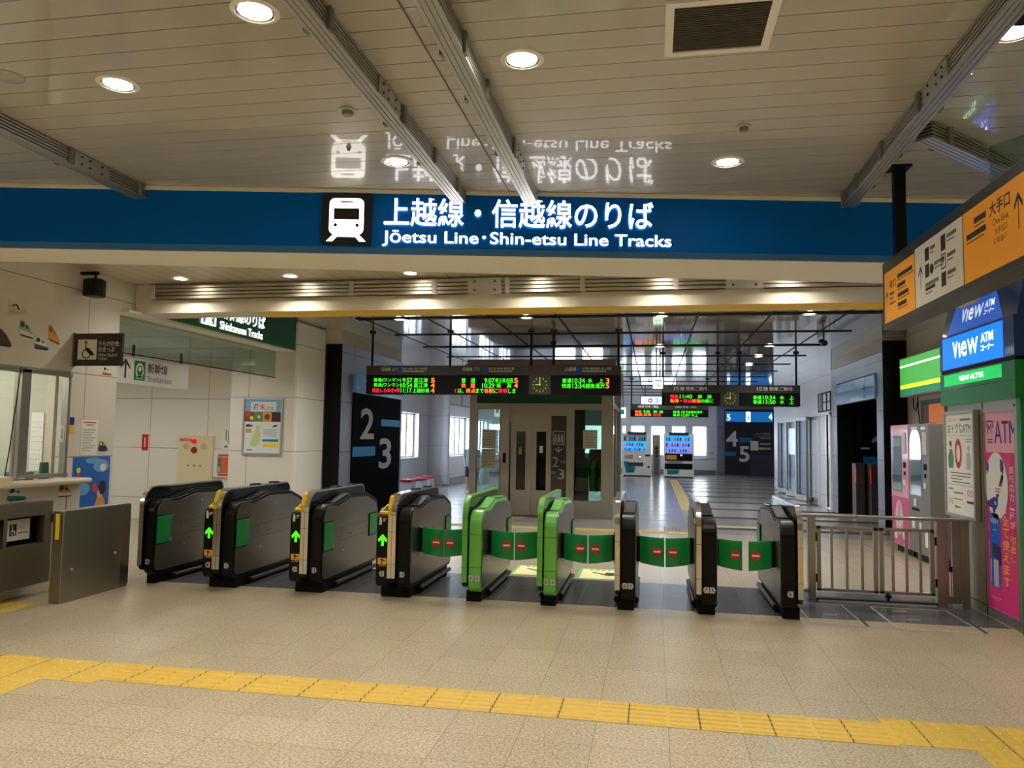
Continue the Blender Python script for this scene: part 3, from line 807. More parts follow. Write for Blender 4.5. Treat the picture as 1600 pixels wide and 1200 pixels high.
def flap(g, x0, x1, hinge_left):
    """closed green flap across half a passage, gently bowed towards the viewer"""
    n = 8; mb = MB().m(flap_green); top = .655; bot = .405; th = .014
    rows = []
    for i in range(n + 1):
        t = i / n; u = t if hinge_left else 1 - t     # u: 0 at hinge, 1 at the free end
        x = x0 + (x1 - x0) * t
        y = 7.42 - .05 * math.sin(PI * min(1, u * .62 + .1)); zb = bot - .030 * u; zt = top - .012 * u
        rows.append((x, y, zb, zt))
    vs = []
    for x, y, zb, zt in rows: vs += [(x, y - th, zb), (x, y - th, zt - .02), (x, y - th * .4, zt), (x, y + th, zt), (x, y + th, zb)]
    fs = [(0,1,2,3,4), tuple(5 * n + j for j in (4,3,2,1,0))]
    for i in range(n):
        for j in range(5): fs.append((5*i+j, 5*i+(j+1)%5, 5*i+5+(j+1)%5, 5*i+5+j))
    mb.add(vs, fs); o = mb.build('flap', g, smooth=True)
    uu = .70; i = uu if hinge_left else 1 - uu
    cx = x0 + (x1 - x0) * i; cz = (top + bot) / 2 - .012; k = min(n - 1, int(i * n)); cy = min(rows[k][1], rows[k+1][1]) - th - .003
    sl = (rows[k+1][1] - rows[k][1]) / (rows[k+1][0] - rows[k][0])
    f = Face((cx, cy, cz), (1, sl, 0), (sl, -1, 0))
    r = MB().m(red); f.disc(r, 0, 0, .043, .002, 28); r.m(white); f.rect(r, -.033, .033, -.0085, .0085, .003)
    r.build('no_entry_mark', o)
    h = MB().m(matte_black); xa = x0 if hinge_left else x1; s_ = -1 if hinge_left else 1
    h.box(*sorted((xa, xa + s_ * .035)), 7.385, 7.44, .415, .65).m(chrome).cyl((xa + s_ * .014, 7.40, .385), (xa + s_ * .014, 7.40, .68), .007, 8)
    h.build('flap_hinge', g)
def reader(g, x0, x1, n_l, n_r, xr1):
    """lower left housing of a wide gate: card pad ring, arrow, sticker"""
    f = FR(x0, 7.098, 0); w = x1 - x0
    mb = MB().m(yellow)
    # ring on the slanted pad
    P = lambda a, b: (x0 + a, 7.155 + b * .21, .803 + b * .062 + (.012 if raised else 0))
    raised = True
    pr = rrect(.012, w - .002, 0, 1, .03, 4); pr2 = rrect(.026, w - .014, .16, .86, .02, 4)
    n = len(pr)
    mb.add([P(a, min(max(b, 0), 1)) for a, b in pr] + [P(a, b) for a, b in pr2], [(i, (i+1) % n, n + (i+1) % n, n + i) for i in range(n)])
    mb.add([P(a, min(max(b, 0), 1)) for a, b in pr] + [(P(a, min(max(b, 0), 1))[0], P(a, b)[1], P(a, b)[2] - .02) for a, b in pr], [(i, (i+1) % n, n + (i+1) % n, n + i) for i in range(n)])
    r = mb.build('reader_ring', g)
    mb = MB().m(matte_black); mb.add([P(a, b) for a, b in pr2], [tuple(range(n))])
    mb.m(M('reader_label', (150, 120, 30), .5)).add([P(.03, .2), P(w - .02, .2), P(w - .02, .45), P(.03, .45)], [(0,1,2,3)])
    mb.build('reader_pad', g)
    MB().m(blue_lamp).lathe([(0, .05), (.03, .045), (.05, .02), (.05, 0)], (x0 + .085, 7.47, .876), 20).m(white).lathe([(.06, .0), (.06, -.006)], (x0 + .085, 7.47, .876), 20).build('reader_lamp', g, smooth=True)
    mb = MB().m(yellow).prism([(7.052, .80), (7.052, .87), (7.10, .97), (7.14, .985), (7.14, .98), (7.058, .86), (7.058, .80)], 'x', x1, x1 + .03)
    mb.m(red).box(x1 + .008, x1 + .016, 7.050, 7.053, .84, .86); mb.build('wing_sticker', g)
    mb = MB().m(white); f.slabpoly(mb, [(.03,.70),(.052,.70),(.056,.745),(.046,.775),(.034,.775),(.028,.74)], .001, .002)
    for i in range(3): f.rect(mb, .066, .098 - .006 * i, .757 - .012 * i, .763 - .012 * i, .001)
    mb.build('card_mark', g)
    mb = MB().m(green_arrow); f.poly(mb, [(.054,.50),(.078,.50),(.078,.575),(.066,.608),(.054,.575)], .0015)
    f.poly(mb, [(.066,.612),(.066,.575),(.028,.535),(.022,.563)], .0015); f.poly(mb, [(.066,.612),(.110,.563),(.104,.535),(.066,.575)], .0015)
    mb.build('arrow_light', g)
    mb = MB().m(M('sticker_amber', (240, 176, 30), .5)); f.rect(mb, .022, .112, .325, .385, .0015); mb.m(ink)
    f.poly(mb, [(.05,.33),(.062,.352),(.052,.362),(.046,.356),(.050,.376),(.072,.378),(.082,.366),(.098,.364),(.098,.358),(.080,.354),(.070,.362),(.072,.345),(.06,.33)], .0025)
    mb.m(orange_print); f.poly(mb, [(.03,.305),(.052,.305),(.041,.322)], .0015); mb.m(lgrey)
    for i in range(2): f.rect(mb, .055, .105, .308 + i * .008, .312 + i * .008, .0015)
    mb.build('caution_sticker', g)

# X positions of the nine machines
g1 = gate('first ticket gate from the left, black, beside the plain steel barrier panel', (-5.175, -5.03), (-5.175, -5.13), [(-5.125, -5.03)], satin_black, chrome, [('1', -5.08, .235, 'r')], base=(-5.15, -5.05))
square_pad(g1, -5.03, 1, 7.13, 7.36, .415, .69)
wide = [(-4.47, 'wide black gate with green arrow and yellow reader rings, plates 1 and 2', '1', '2'), (-3.53, 'wide black gate with green arrow and yellow reader ring, plates 2 and 3', '2', '3'), (-2.63, 'wide black gate with green arrow beside the first closed flaps, plates 3 and 4', '3', '4')]
GW = []
for x, lb, a, b in wide:
    g = gate(lb, (x, x + .335), (x + .130, x + .210), [(x, x + .128), (x + .212, x + .335)], satin_black, chrome, [(a, x + .064, .235, 'l'), (b, x + .272, .235, 'r')], base=(x + .03, x + .325))
    reader(g, x, x + .13, a, b, x + .335)
    for y in (7.72, 8.14): MB().m(matte_black).prism([(y, 1.0), (y + .14, 1.0), (y + .12, 1.014), (y + .02, 1.014)], 'x', x + .135, x + .205).build('sensor_cap', g)
    GW.append(g)
square_pad(GW[0], -4.135, 1, 7.13, 7.36, .415, .685)
square_pad(GW[1], -3.195, 1, 7.13, 7.36, .415, .685); square_pad(GW[1], -3.195, 1, 8.36, 8.58, .425, .66)
square_pad(GW[2], -2.295, 1, 8.36, 8.58, .425, .66)
g5 = gate('lime green gate nearest the wide black gates, plates 4 and 5', (-1.765, -1.59), (-1.765, -1.715), [(-1.71, -1.59)], lime, lime_dk, [('4', -1.685, .235, 'n'), ('5', -1.62, .235, 'n')])
square_pad(g5, -1.59, 1, 8.36, 8.58, .425, .66)
g6 = gate('lime green gate nearest the narrow black gates, plates 5 and 6', (-1.05, -.875), (-1.05, -1.0), [(-.995, -.875)], lime, lime_dk, [('5', -.97, .235, 'n'), ('6', -.905, .235, 'n')])
square_pad(g6, -.875, 1, 8.36, 8.58, .425, .66)
g7 = gate('narrow black gate right of the lime pair, plates 6 and 7', (-.335, -.155), (-.335, -.29), [(-.285, -.155)], satin_black, chrome, [('6', -.25, .235, 'l'), ('7', -.192, .235, 'r')])
g8 = gate('narrow black gate with plates 7 and 8', (.385, .565), (.385, .43), [(.435, .565)], satin_black, chrome, [('7', .47, .235, 'l'), ('8', .528, .235, 'r')])
g9 = gate('last ticket gate at the right, black, beside the steel fence, plate 8', (1.115, 1.29), (1.245, 1.29), [(1.115, 1.24)], satin_black, chrome, [('8', 1.185, .235, 'l')])
square_pad(g9, 1.115, -1, 8.36, 8.58, .425, .69)
for ga, xa, gb, xb, gap in ((GW[2], -2.295, g5, -1.765, .006), (g5, -1.59, g6, -1.05, .006), (g6, -.875, g7, -.335, .006), (g7, -.155, g8, .385, .006), (g8, .565, g9, 1.115, .028)):
    xm = (xa + xb) / 2
    flap(ga, xa + .04, xm - gap, True); flap(gb, xm + gap, xb - .04, False)
# ------------------------------------------------------------------ ticket office window and counter
t = E('office_window', 'wide ticket office window in a grey steel frame above the ivory counter', 'window', (-6.05, 5.7, 1.09))
mb = MB().m(ss_dark)
mb.box(-6.07, -5.985, 6.35, 6.46, 1.10, 2.15).box(-6.07, -5.985, 4.4, 7.0, 2.12, 2.16).box(-6.07, -5.985, 6.46, 7.0, 1.085, 1.125).box(-6.07, -6.0, 6.965, 7.0, 1.125, 2.12)
mb.build('window_frame', t)
MB().m(clear).box(-6.034, -6.026, 4.4, 6.35, 1.10, 2.12).box(-6.034, -6.026, 6.46, 6.965, 1.125, 2.12).build('glass_pane', t)
t = E('ticket_counter', 'ivory ticket counter with rounded ledge below the office window', 'counter', (-5.9, 5.7, 0))
MB().m(M('counter_front', (222, 216, 200), .4)).box(-5.999, -5.87, 4.2, 7.05, 0, 1.02).m(mgrey).box(-5.87, -5.868, 6.86, 6.87, 0, 1.0).build('counter_base', t)
MB().m(counter_stone).box(-5.999, -5.76, 4.2, 7.10, 1.02, 1.075).build('ledge', t, bevel=.024, seg=4)
one('hanging_cable', MB().m(matte_black).tube([(-5.96, 6.30, 2.16), (-5.955, 6.26, 1.8), (-5.955, 6.22, 1.4), (-5.95, 6.17, 1.08)], .005, 6), 'thin black cable hanging down the office window to the counter', 'cable', (-5.98, 6.2, 1.08))
one('ledge_box', MB().m(cream).box(-5.97, -5.80, 5.9, 6.12, 1.075, 1.12).m(white).box(-5.96, -5.81, 5.91, 6.11, 1.12, 1.13), 'low cream tray on the counter ledge at the left edge', 'tray', (-5.88, 6.0, 1.075))
# inside the office
t = E('wall_calendar', 'white wall calendar hanging inside the ticket office', 'calendar', (-6.86, 7.54, 1.1))
mb = MB().m(paper).box(-6.95, -6.79, 7.535, 7.548, 1.10, 1.76).m(ink_soft)
f = FR(-6.95, 7.534, 1.1)
for r in range(4):
    for c in range(4): f.rect(mb, .02 + c*.035, .03 + c*.035, .07 + r*.055, .078 + r*.055); f.rect(mb, .02 + c*.035, .03 + c*.035, .38 + r*.055, .388 + r*.055)
f.rect(mb, 0, .16, .325, .329); mb.build('sheet', t)
one('office_pillar', MB().m(wall_plain).box(-6.6, -6.5, 7.35, 7.5, 0, 2.6).m(office_dark).box(-6.5, -6.35, 7.40, 7.5, 1.3, 2.5), 'cream pillar edge inside the ticket office beside the calendar', 'pillar', (-6.5, 7.45, 0))
one('office_strip_lamp', MB().m(tube_glow).box(-8.6, -7.0, 4.6, 4.75, 2.50, 2.54).box(-8.6, -7, 6.2, 6.35, 2.50, 2.54).m(white).box(-8.62, -6.98, 4.55, 4.8, 2.54, 2.598).box(-8.62, -6.98, 6.15, 6.4, 2.54, 2.598), 'pair of bright strip lamps on the office ceiling behind the glass', 'lamp', (-7.8, 5.5, 2.54))
t = E('office_desk', 'office desk behind the ticket window with a low divider', 'desk', (-7.3, 6.2, 0))
MB().m(lgrey).box(-7.7, -6.2, 4.4, 7.2, .98, 1.02).build('desk_top', t); MB().m(mgrey).box(-7.65, -7.6, 4.5, 7.1, 0, .98).box(-6.3, -6.25, 4.5, 7.1, 0, .98).build('leg', t)
one('office_monitor', MB().m(sky_print).box(-7.05, -6.9, 6.5, 6.54, 1.06, 1.3).m(lgrey).box(-7.0, -6.95, 6.5, 6.54, 1.02, 1.06), 'pale screen standing on the desk behind the office glass', 'monitor', (-6.98, 6.52, 1.02))
one('blue_box_file', MB().m(M('file_blue', (70, 90, 120), .5)).box(-6.75, -6.5, 7.0, 7.12, 1.02, 1.11), 'low blue box on the desk just inside the office window', 'box', (-6.62, 7.06, 1.02))
one('green_bottle_stand', MB().m(M('bottle_dark_green', (50, 84, 70), .4)).lathe([(0, .2), (.04, .2), (.045, .15), (.05, 0), (0, 0)], (-6.36, 7.1, 1.02), 16), 'dark green pot behind the office glass at the window corner', 'pot', (-6.36, 7.1, 1.02), smooth=True)
one('window_tag', MB().m(white).box(-5.984, -5.978, 6.86, 6.91, 1.44, 1.62).m(ink_soft).box(-5.978, -5.9775, 6.88, 6.89, 1.48, 1.58), 'small white thermometer strip stuck on the office glass', 'sticker', (-5.984, 6.88, 1.44))
t = E('wall_stickers', 'blue and yellow square stickers beside the office window', 'sticker', (-5.999, 7.03, 1.53))
MB().m(M('sticker_blue', (30, 40, 140), .5)).box(-5.999, -5.996, 7.005, 7.065, 1.62, 1.70).build('blue_square', t); MB().m(yellow).box(-5.999, -5.996, 7.005, 7.065, 1.53, 1.61).build('yellow_square', t)
# wall aerial arm
t = E('wall_aerial', 'cream wall socket with a stubby arm and a black lead above the train stickers', 'wall fitting', (-5.999, 6.18, 2.64))
MB().m(cream).box(-5.999, -5.985, 6.15, 6.205, 2.64, 2.80).build('back_plate', t); MB().m(cream).box(-5.985, -5.80, 6.165, 6.205, 2.655, 2.69).build('arm', t, bevel=.006)
MB().m(matte_black).tube([(-5.985, 6.185, 2.74), (-5.94, 6.19, 2.745), (-5.92, 6.19, 2.70)], .006, 6).build('lead', t)
# loudspeaker
t = E('loudspeaker', 'black loudspeaker on a bracket at the corner under the blue band', 'speaker', (-5.83, 7.06, 2.98))
MB().m(matte_black).box(-6.0, -5.80, 7.04, 7.08, 3.22, 3.25).cyl((-5.83, 7.06, 3.25), (-5.83, 7.06, 3.15), .014, 8).build('bracket', t)
MB().m(satin_black).prism([(-5.93, 6.99), (-5.76, 6.95), (-5.72, 7.05), (-5.78, 7.17), (-5.92, 7.15)], 'z', 2.98, 3.17).build('cabinet', t, bevel=.02)
# notice and poster on the wall right of the window
t = E('paper_notice', 'white paper notice with red heading on the wall right of the office window', 'notice', (-5.999, 7.3, 1.3))
f = FL(-5.9985, 7.17, 1.30); mb = MB().m(paper); f.slab(mb, 0, .25, 0, .38, 0, .002); mb.m(red_print); f.rect(mb, .03, .22, .345, .358, .003); f.rect(mb, .07, .18, .32, .330, .003); mb.m(ink_soft)
for i in range(9): f.rect(mb, .02, .22 - .03 * (i % 3), .27 - i * .028, .276 - i * .028, .003)
mb.build('sheet', t)
t = E('summer_poster', 'blue summer poster with a figure on the wall behind the counter end', 'poster', (-5.999, 7.36, .6))
f = FL(-5.9985, 7.08, .58); mb = MB().m(M('poster_blue', (40, 104, 190), .45)); f.slab(mb, 0, .56, 0, .70, 0, .002)
mb.m(M('poster_blue_lt', (120, 170, 226), .45)); f.disc(mb, .42, .60, .12, .003, 18, .07); f.disc(mb, .30, .66, .12, .0032, 18, .035); f.disc(mb, .16, .36, .10, .003, 18, .07)
mb.m(white); f.disc(mb, .45, .58, .05, .004, 16, .04)
mb.m(orange_print); f.poly(mb, [(.33,.0),(.50,.0),(.50,.2),(.46,.28),(.38,.26),(.34,.16)], .005); mb.m(M('poster_skin', (232, 170, 130), .5)); f.disc(mb, .42, .30, .05, .006)
mb.m(dark_print); f.disc(mb, .45, .36, .055, .007, 18, .08); mb.m(red_print); f.disc(mb, .33, .36, .035, .006, 16, .055); mb.m(yel_print); f.disc(mb, .47, .05, .045, .007); f.disc(mb, .08, .56, .03, .006); mb.m(red_print); f.disc(mb, .08, .50, .025, .006)
mb.build('sheet', t)
# die-cut train stickers
def train_sticker(y, z, w, h, cols, label, flip=False, x=-6.0, tilt=0):
    t = E('train_sticker', label, 'sticker', (x, y, z), 'train stickers around the ticket window')
    f = FL(x, y, z); g = lambda pts: [((1 - a if flip else a) * w + b * tilt * w, b * h + a * tilt * h) for a, b in pts]
    out = [(0, .12), (.08, .72), (.20, .98), (.42, .95), (.72, .66), (.95, .28), (1, .06), (.9, 0), (.15, .02)]
    mb = MB().m(cols[0]); f.slabpoly(mb, g(out), 0, .003)
    mb.m(cols[1]); f.poly(mb, g([(0, .12), (.04, .40), (.96, .26), (1, .06), (.9, 0), (.15, .02)]), .004)
    mb.m(cols[2]); f.poly(mb, g([(.12, .55), (.16, .85), (.34, .88), (.42, .62)]), .0045); f.poly(mb, g([(.5, .55), (.52, .75), (.64, .65), (.66, .52)]), .0045)
    mb.m(dark_print); f.poly(mb, g([(.0, .10), (.15, .0), (.9, 0), (1, .08), (.2, .1)]), .005)
    mb.build('print', t)
maroon = M('sticker_maroon', (96, 40, 52), .5); st_g = M('sticker_green', (150, 180, 160), .5); st_b = M('sticker_indigo', (70, 74, 120), .5); st_o = M('sticker_orange', (226, 150, 60), .5)
train_sticker(6.0, 2.34, .21, .17, (maroon, dark_print, maroon), 'maroon train sticker cut off at the left edge of the picture')
train_sticker(6.29, 2.47, .18, .16, (st_g, white, dark_print), 'pale green train sticker under the cream wall arm', tilt=-.1)
train_sticker(6.48, 2.36, .18, .13, (white, st_b, dark_print), 'indigo and white train sticker, lowest above the window')
train_sticker(6.66, 2.47, .15, .17, (st_o, orange_print, brown_print), 'orange train sticker above the wheelchair sign', tilt=-.2)
train_sticker(7.44, 2.19, .15, .09, (white, st_o, dark_print), 'white and orange train sticker just under the wheelchair sign')
train_sticker(7.44, 1.34, .15, .11, (M('sticker_navy', (40, 50, 90), .5), dark_print, yel_print), 'navy and yellow train sticker beside the paper notice')
train_sticker(6.13, .90, .22, .13, (white, teal, dark_print), 'white and teal train sticker on the counter front at the left edge', x=-5.87)
train_sticker(6.74, .89, .20, .13, (orange_print, white, dark_print), 'orange and white train sticker on the counter front beside its end', x=-5.87)

# ------------------------------------------------------------------ steel barriers in front of the counter
t = E('swing_barrier', 'steel swing barrier with a black recess and a wheelchair notice', 'barrier', (-5.73, 5.6, .12))
mb = MB().m(ss_dark); x0, x1 = -5.80, -5.69
mb.box(x0, x1, 4.2, 6.49, .12, .50).box(x0, x1, 4.2, 6.49, .76, .885).box(x0, x1, 6.40, 6.49, .5, .76).box(x0, x1, 5.93, 5.97, .5, .76).box(x0, x1, 4.2, 5.0, .5, .76)
mb.m(board_black).box(x0 + .004, x0 + .03, 5.0, 6.4, .5, .76); mb.build('leaf', t)
MB().m(ss_dark).box(-5.83, -5.66, 4.05, 4.2, 0, .9).build('hinge_post', t); swing = t
f = FL(-5.768, 6.05, .545); mb = MB().m(sign_plate); f.slab(mb, 0, .255, 0, .19, 0, .004); mb.m(ink); f.rect(mb, .02, .10, .045, .15, .006)
mb.m(white); f.ring(mb, .058, .075, .018, .024, .007); f.disc(mb, .05, .132, .009, .007); f.poly(mb, [(.046,.12),(.056,.12),(.058,.09),(.085,.085),(.09,.06),(.084,.058),(.078,.08),(.05,.08)], .007)
mb.m(ink_soft); f.text(mb, 'きっぷ', .12, .10, .07, .035, .006); f.rect(mb, .115, .235, .06, .07, .006); mb.build('wheelchair_notice', t)
t = E('steel_barrier', 'plain brushed steel barrier box with a yellow sticker on its front edge', 'barrier', (-5.3, 6.6, 0))
MB().m(ss_dark).box(-5.36, -5.245, 6.12, 7.02, 0, .835).build('box_body', t, bevel=.006)
MB().m(yellow).box(-5.325, -5.285, 6.117, 6.12, .575, .805).build('sticker', t)
MB().m(ss_gate).box(-5.245, -5.24, 6.9, 7.02, .03, .82).build('cover_plate', t)
for y, z in ((6.25, .29), (6.82, .36)): MB().m(lgrey).cyl((-5.245, y, z), (-5.236, y, z), .012, 10).build('screw', t)
MB().m(dgrey).box(-5.70, -5.66, 6.49, 6.52, .68, .76).m(lgrey).box(-5.69, -5.655, 6.492, 6.525, .69, .705).build('latch', swing)

# ------------------------------------------------------------------ signs on the left
t = E('wheelchair_sign', 'dark grey projecting sign with a wheelchair symbol and Japanese text', 'sign', (-5.70, 7.0, 2.24))
MB().m(sign_grey).box(-5.993, -5.415, 6.985, 7.02, 2.24, 2.58).m(mgrey).box(-5.999, -5.985, 6.98, 7.025, 2.23, 2.59).build('sign_board', t, bevel=.003)
f = FR(-5.993, 6.984, 2.24); mb = MB().m(white); f.rect(mb, .06, .285, .065, .275, .001); mb.m(ink)
f.ring(mb, .165, .125, .040, .052, .002, 24, 100, 360); f.disc(mb, .155, .245, .016, .002); f.poly(mb, [(.148,.225),(.162,.225),(.164,.185),(.20,.185),(.20,.172),(.165,.172),(.165,.150),(.21,.150),(.228,.105),(.255,.115),(.252,.125),(.232,.12),(.218,.162),(.150,.162)], .002)
mb.build('wheelchair_symbol', t)
mb = MB().m(white); f.text(mb, 'うらが白色', .305, .205, .24, .052, .002, bold=.015); f.text(mb, 'のきっぷ', .305, .145, .19, .052, .002, bold=.015); f.text(mb, 'White Backed', .305, .098, .22, .030, .002); f.text(mb, 'Tickets', .305, .060, .11, .028, .002); mb.build('lettering', t)
t = E('direction_sign', 'white hanging sign with an arrow and green train symbol below the smoke glass', 'sign', (-6.25, 8.6, 2.14))
MB().m(sign_plate).box(-6.28, -6.23, 7.83, 9.38, 2.14, 2.475).build('sign_board', t)
f = FL(-6.2295, 8.0, 2.14); mb = MB().m(ink)
f.poly(mb, [(.10,.06),(.13,.06),(.13,.24),(.10,.24)], .001); f.poly(mb, [(.115,.30),(.115,.25),(.03,.17),(.03,.205)], .001); f.poly(mb, [(.115,.30),(.20,.205),(.20,.17),(.115,.25)], .001)
f.text(mb, '新幹線', .52, .155, .40, .125, .001, bold=.01); mb.m(ink_soft); f.text(mb, 'Shinkansen', .52, .045, .50, .075, .001); mb.build('lettering', t)
mb = MB().m(M('symbol_green', (0, 128, 70), .4)); f.rect(mb, .27, .48, .05, .29, .001); mb.m(white); f.ring(mb, .375, .17, .055, .075, .002, ky=1.25); f.disc(mb, .375, .19, .03, .002); f.poly(mb, [(.32,.075),(.35,.11),(.40,.11),(.43,.075),(.41,.07),(.34,.07)], .002); mb.build('train_symbol', t)
MB().m(dgrey).box(-6.262, -6.25, 8.26, 8.30, 2.475, 2.62).box(-6.262, -6.25, 9.22, 9.26, 2.475, 2.62).build('hanger', t)
t = E('smoke_screen', 'hanging clear smoke screen glass below the green sign fascia', 'smoke screen', (-6.2, 9.7, 2.49))
MB().m(green_glass).box(-6.205, -6.197, 7.72, 9.85, 2.497, 2.95).box(-6.205, -6.197, 9.856, 11.73, 2.497, 2.95).build('glass_pane', t); MB().m(matte_black).box(-6.21, -6.192, 7.72, 11.73, 2.487, 2.498).build('edge_strip', t)
t = E('green_sign_fascia', 'dark green fascia with lit Shinkansen Tracks lettering', 'sign', (-5.95, 9.9, 2.93))
MB().m(sgreen).box(-6.10, -5.86, 8.33, 11.78, 2.95, 3.448).m(sgreen_lip).box(-5.86, -5.852, 8.33, 11.78, 2.95, 2.972).build('fascia', t)
MB().m(beige_trim).box(-6.13, -5.90, 7.7, 11.745, 2.925, 2.955).build('under_trim', t)
f = FL(-5.8515, 9.04, 2.885); mb = MB().m(sign_white)
# square train symbol outline and text
for a in ((0,.34,.115,.135),(0,.34,.425,.445),(0,.03,.135,.425),(.31,.34,.135,.425)): f.rect(mb, *a, .002)
f.ring(mb, .17, .29, .075, .12, .002, ky=.9); f.poly(mb, [(.08,.15),(.13,.21),(.21,.21),(.26,.15),(.22,.145),(.12,.145)], .002)
f.text(mb, '新幹線のりば', .44, .255, 1.22, .20, .003, bold=.010, depth=.003); f.text(mb, 'Shinkansen Tracks', .44, .10, 1.16, .115, .003, bold=.006, depth=.003)
mb.build('lettering', t)

# ------------------------------------------------------------------ passage wall fittings
t = E('hydrant_cabinet', 'cream fire hydrant cabinet with a red lamp and red alarm button', 'fire cabinet', (-8.0, 12.39, .02))
MB().m(cream).box(-8.36, -7.66, 12.36, 12.398, .0, 1.50).build('cabinet', t, bevel=.004)
f = FR(-8.36, 12.359, 0); mb = MB().m(cream); f.slab(mb, .03, .67, .05, 1.13, 0, .006); mb.m(mgrey)
for i, x in enumerate((.21, .33, .45)): f.rect(mb, x, x + .03, .95, .985, .007)
mb.build('door', t)
mb = MB().m(red); f.rect(mb, .05, .27, 1.40, 1.445, .002); mb.m(white)
f.text(mb, '火災報知', .075, 1.407, .17, .032, .003); mb.build('label_plate', t)
def knob(mat, cx, cz, r, d, nm):
    MB().m(mat).cyl((cx, 12.36, cz), (cx, 12.36 - d, cz), r, 24, r * .8).build(nm, t, smooth=True)
knob(M('red_lamp', (230, 20, 30), .25, emit=(230, 10, 20), es=.35), -8.03, 1.40, .045, .05, 'lamp')
knob(M('deep_red', (150, 16, 26), .35), -8.03, 1.245, .06, .03, 'alarm_button')
knob(cream_grille, -8.19, 1.315, .06, .006, 'bell_grille'); knob(cream_grille, -7.84, 1.315, .06, .006, 'bell_grille')
one('fire_plate', MB().m(red).box(-9.1, -8.98, 12.39, 12.40, 1.22, 1.51).m(white).box(-9.05, -9.03, 12.388, 12.39, 1.28, 1.45), 'small red vertical plate on the passage wall', 'sign', (-9.04, 12.398, 1.22))
one('paper_notice', MB().m(paper).box(-7.50, -7.2, 12.392, 12.40, 1.25, 1.66).m(ink_soft).box(-7.47, -7.40, 12.390, 12.392, 1.30, 1.33).box(-7.45, -7.43, 12.390, 12.392, 1.42, 1.62).box(-7.40, -7.385, 12.390, 12.392, 1.36, 1.60), 'white notice partly behind the poster column above the extinguisher', 'notice', (-7.35, 12.398, 1.25))
t = E('extinguisher_box', 'white box with a red and orange extinguisher print, half behind the poster column', 'fire extinguisher box', (-7.4, 12.39, .78))
MB().m(white).box(-7.64, -7.2, 12.35, 12.40, .78, 1.23).build('box_body', t); f = FR(-7.64, 12.349, .78)
mb = MB().m(red_print); f.rect(mb, .09, .42, .36, .40, .001); f.rect(mb, .09, .42, .02, .06, .001); mb.m(M('ext_orange', (226, 110, 60), .5)); f.rect(mb, .16, .42, .07, .35, .001); mb.m(mgrey); f.rect(mb, .08, .16, .07, .35, .001); mb.m(lgrey); f.rect(mb, .10, .14, .08, .18, .002); mb.build('print', t)
t = E('travel_poster', 'framed weekend pass poster with photos and a map on the beige column', 'poster', (-6.4, 11.74, 1.2))
mb = MB().m(alu); 
for a in ((-6.745,-6.72,1.205,2.155),(-6.06,-6.035,1.205,2.155),(-6.72,-6.06,1.205,1.235),(-6.72,-6.06,2.125,2.155)): mb.box(a[0], a[1], 11.715, 11.748, a[2], a[3])
mb.build('frame', t)
f = FR(-6.72, 11.735, 1.235); W, H = .66, .89; mb = MB().m(M('poster_pale', (226, 232, 236), .4)); f.slab(mb, 0, W, 0, H, 0, .002)
mb.m(sky_print); f.rect(mb, 0, W, .56, H, .003); mb.m(white); f.rect(mb, .11, .57, .69, .85, .005)
mb.m(M('tx_blue', (40, 90, 200), .5)); f.text(mb, '週', .15, .715, .10, .10, .006, bold=.02); mb.m(M('tx_red', (226, 40, 50), .5)); f.text(mb, '末', .265, .715, .10, .10, .006, bold=.02); mb.m(green_print); f.text(mb, 'パス', .375, .705, .15, .07, .006, bold=.015)
for i, (c, a, b) in enumerate([(brown_print, 0, .17), (green_print, .17, .33), (orange_print, .33, .49), (dark_print, .49, W)]): mb.m(c); f.rect(mb, a, b, .52, .68, .004)
mb.m(yel_print); f.disc(mb, .13, .58, .035, .0045); mb.m(white); f.disc(mb, .26, .60, .025, .0045); mb.m(brown_print); f.disc(mb, .41, .60, .05, .0045); mb.m(red_print); f.rect(mb, .02, .10, .60, .70, .0045)
mb.m(M('map_green', (206, 218, 150), .5)); f.poly(mb, [(.12,.13),(.20,.10),(.28,.16),(.30,.30),(.27,.44),(.22,.46),(.20,.34),(.14,.24)], .004); mb.m(orange_print); f.rect(mb, .03, .13, .33, .40, .005)
mb.m(dark_print); f.poly(mb, [(.02,.45),(.06,.48),(.15,.46),(.16,.44),(.04,.43)], .004); f.poly(mb, [(.50,.44),(.56,.47),(.62,.46),(.54,.43)], .004); mb.m(yel_print); f.rect(mb, .36, .62, .10, .16, .004); mb.m(teal); f.rect(mb, .34, .62, .19, .23, .004); mb.m(ink_soft)
for i in range(5): f.rect(mb, .35, .60 - .04 * (i % 2), .28 + i * .026, .286 + i * .026, .004)
mb.m(blue_print); f.rect(mb, .06, .16, .04, .055, .004); mb.build('print', t)

# ------------------------------------------------------------------ left portal board
t = E('platform_board', 'tall black board with large grey numerals 2 and 3 in the left portal', 'sign', (-5.49, 14.75, 0))
MB().m(board_black).box(-5.499, -5.475, 13.38, 16.08, .0, 2.34).build('board', t)
f = FL(-5.474, 13.38, 0); mb = MB().m(num_grey); f.text(mb, '2', .38, 1.48, .72, .60, .001, bold=.02); f.text(mb, '3', 1.42, .87, .74, .63, .001, bold=.02); mb.build('numeral', t)
mb = MB().m(bar_blue); f.rect(mb, 1.50, 2.66, 1.745, 1.885, .001); f.rect(mb, .02, 1.20, 1.15, 1.335, .001); mb.build('blue_bar', t)
t = E('portal_sign', 'pale blue glass sign strip above the 2-3 board, partly behind the display', 'sign', (-5.49, 14.7, 2.34))
MB().m(blue_box).box(-5.50, -5.43, 13.38, 16.08, 2.36, 2.70).m(M('portal_edge', (150, 190, 210), .3)).box(-5.5, -5.428, 13.38, 16.08, 2.345, 2.365).build('panel', t)
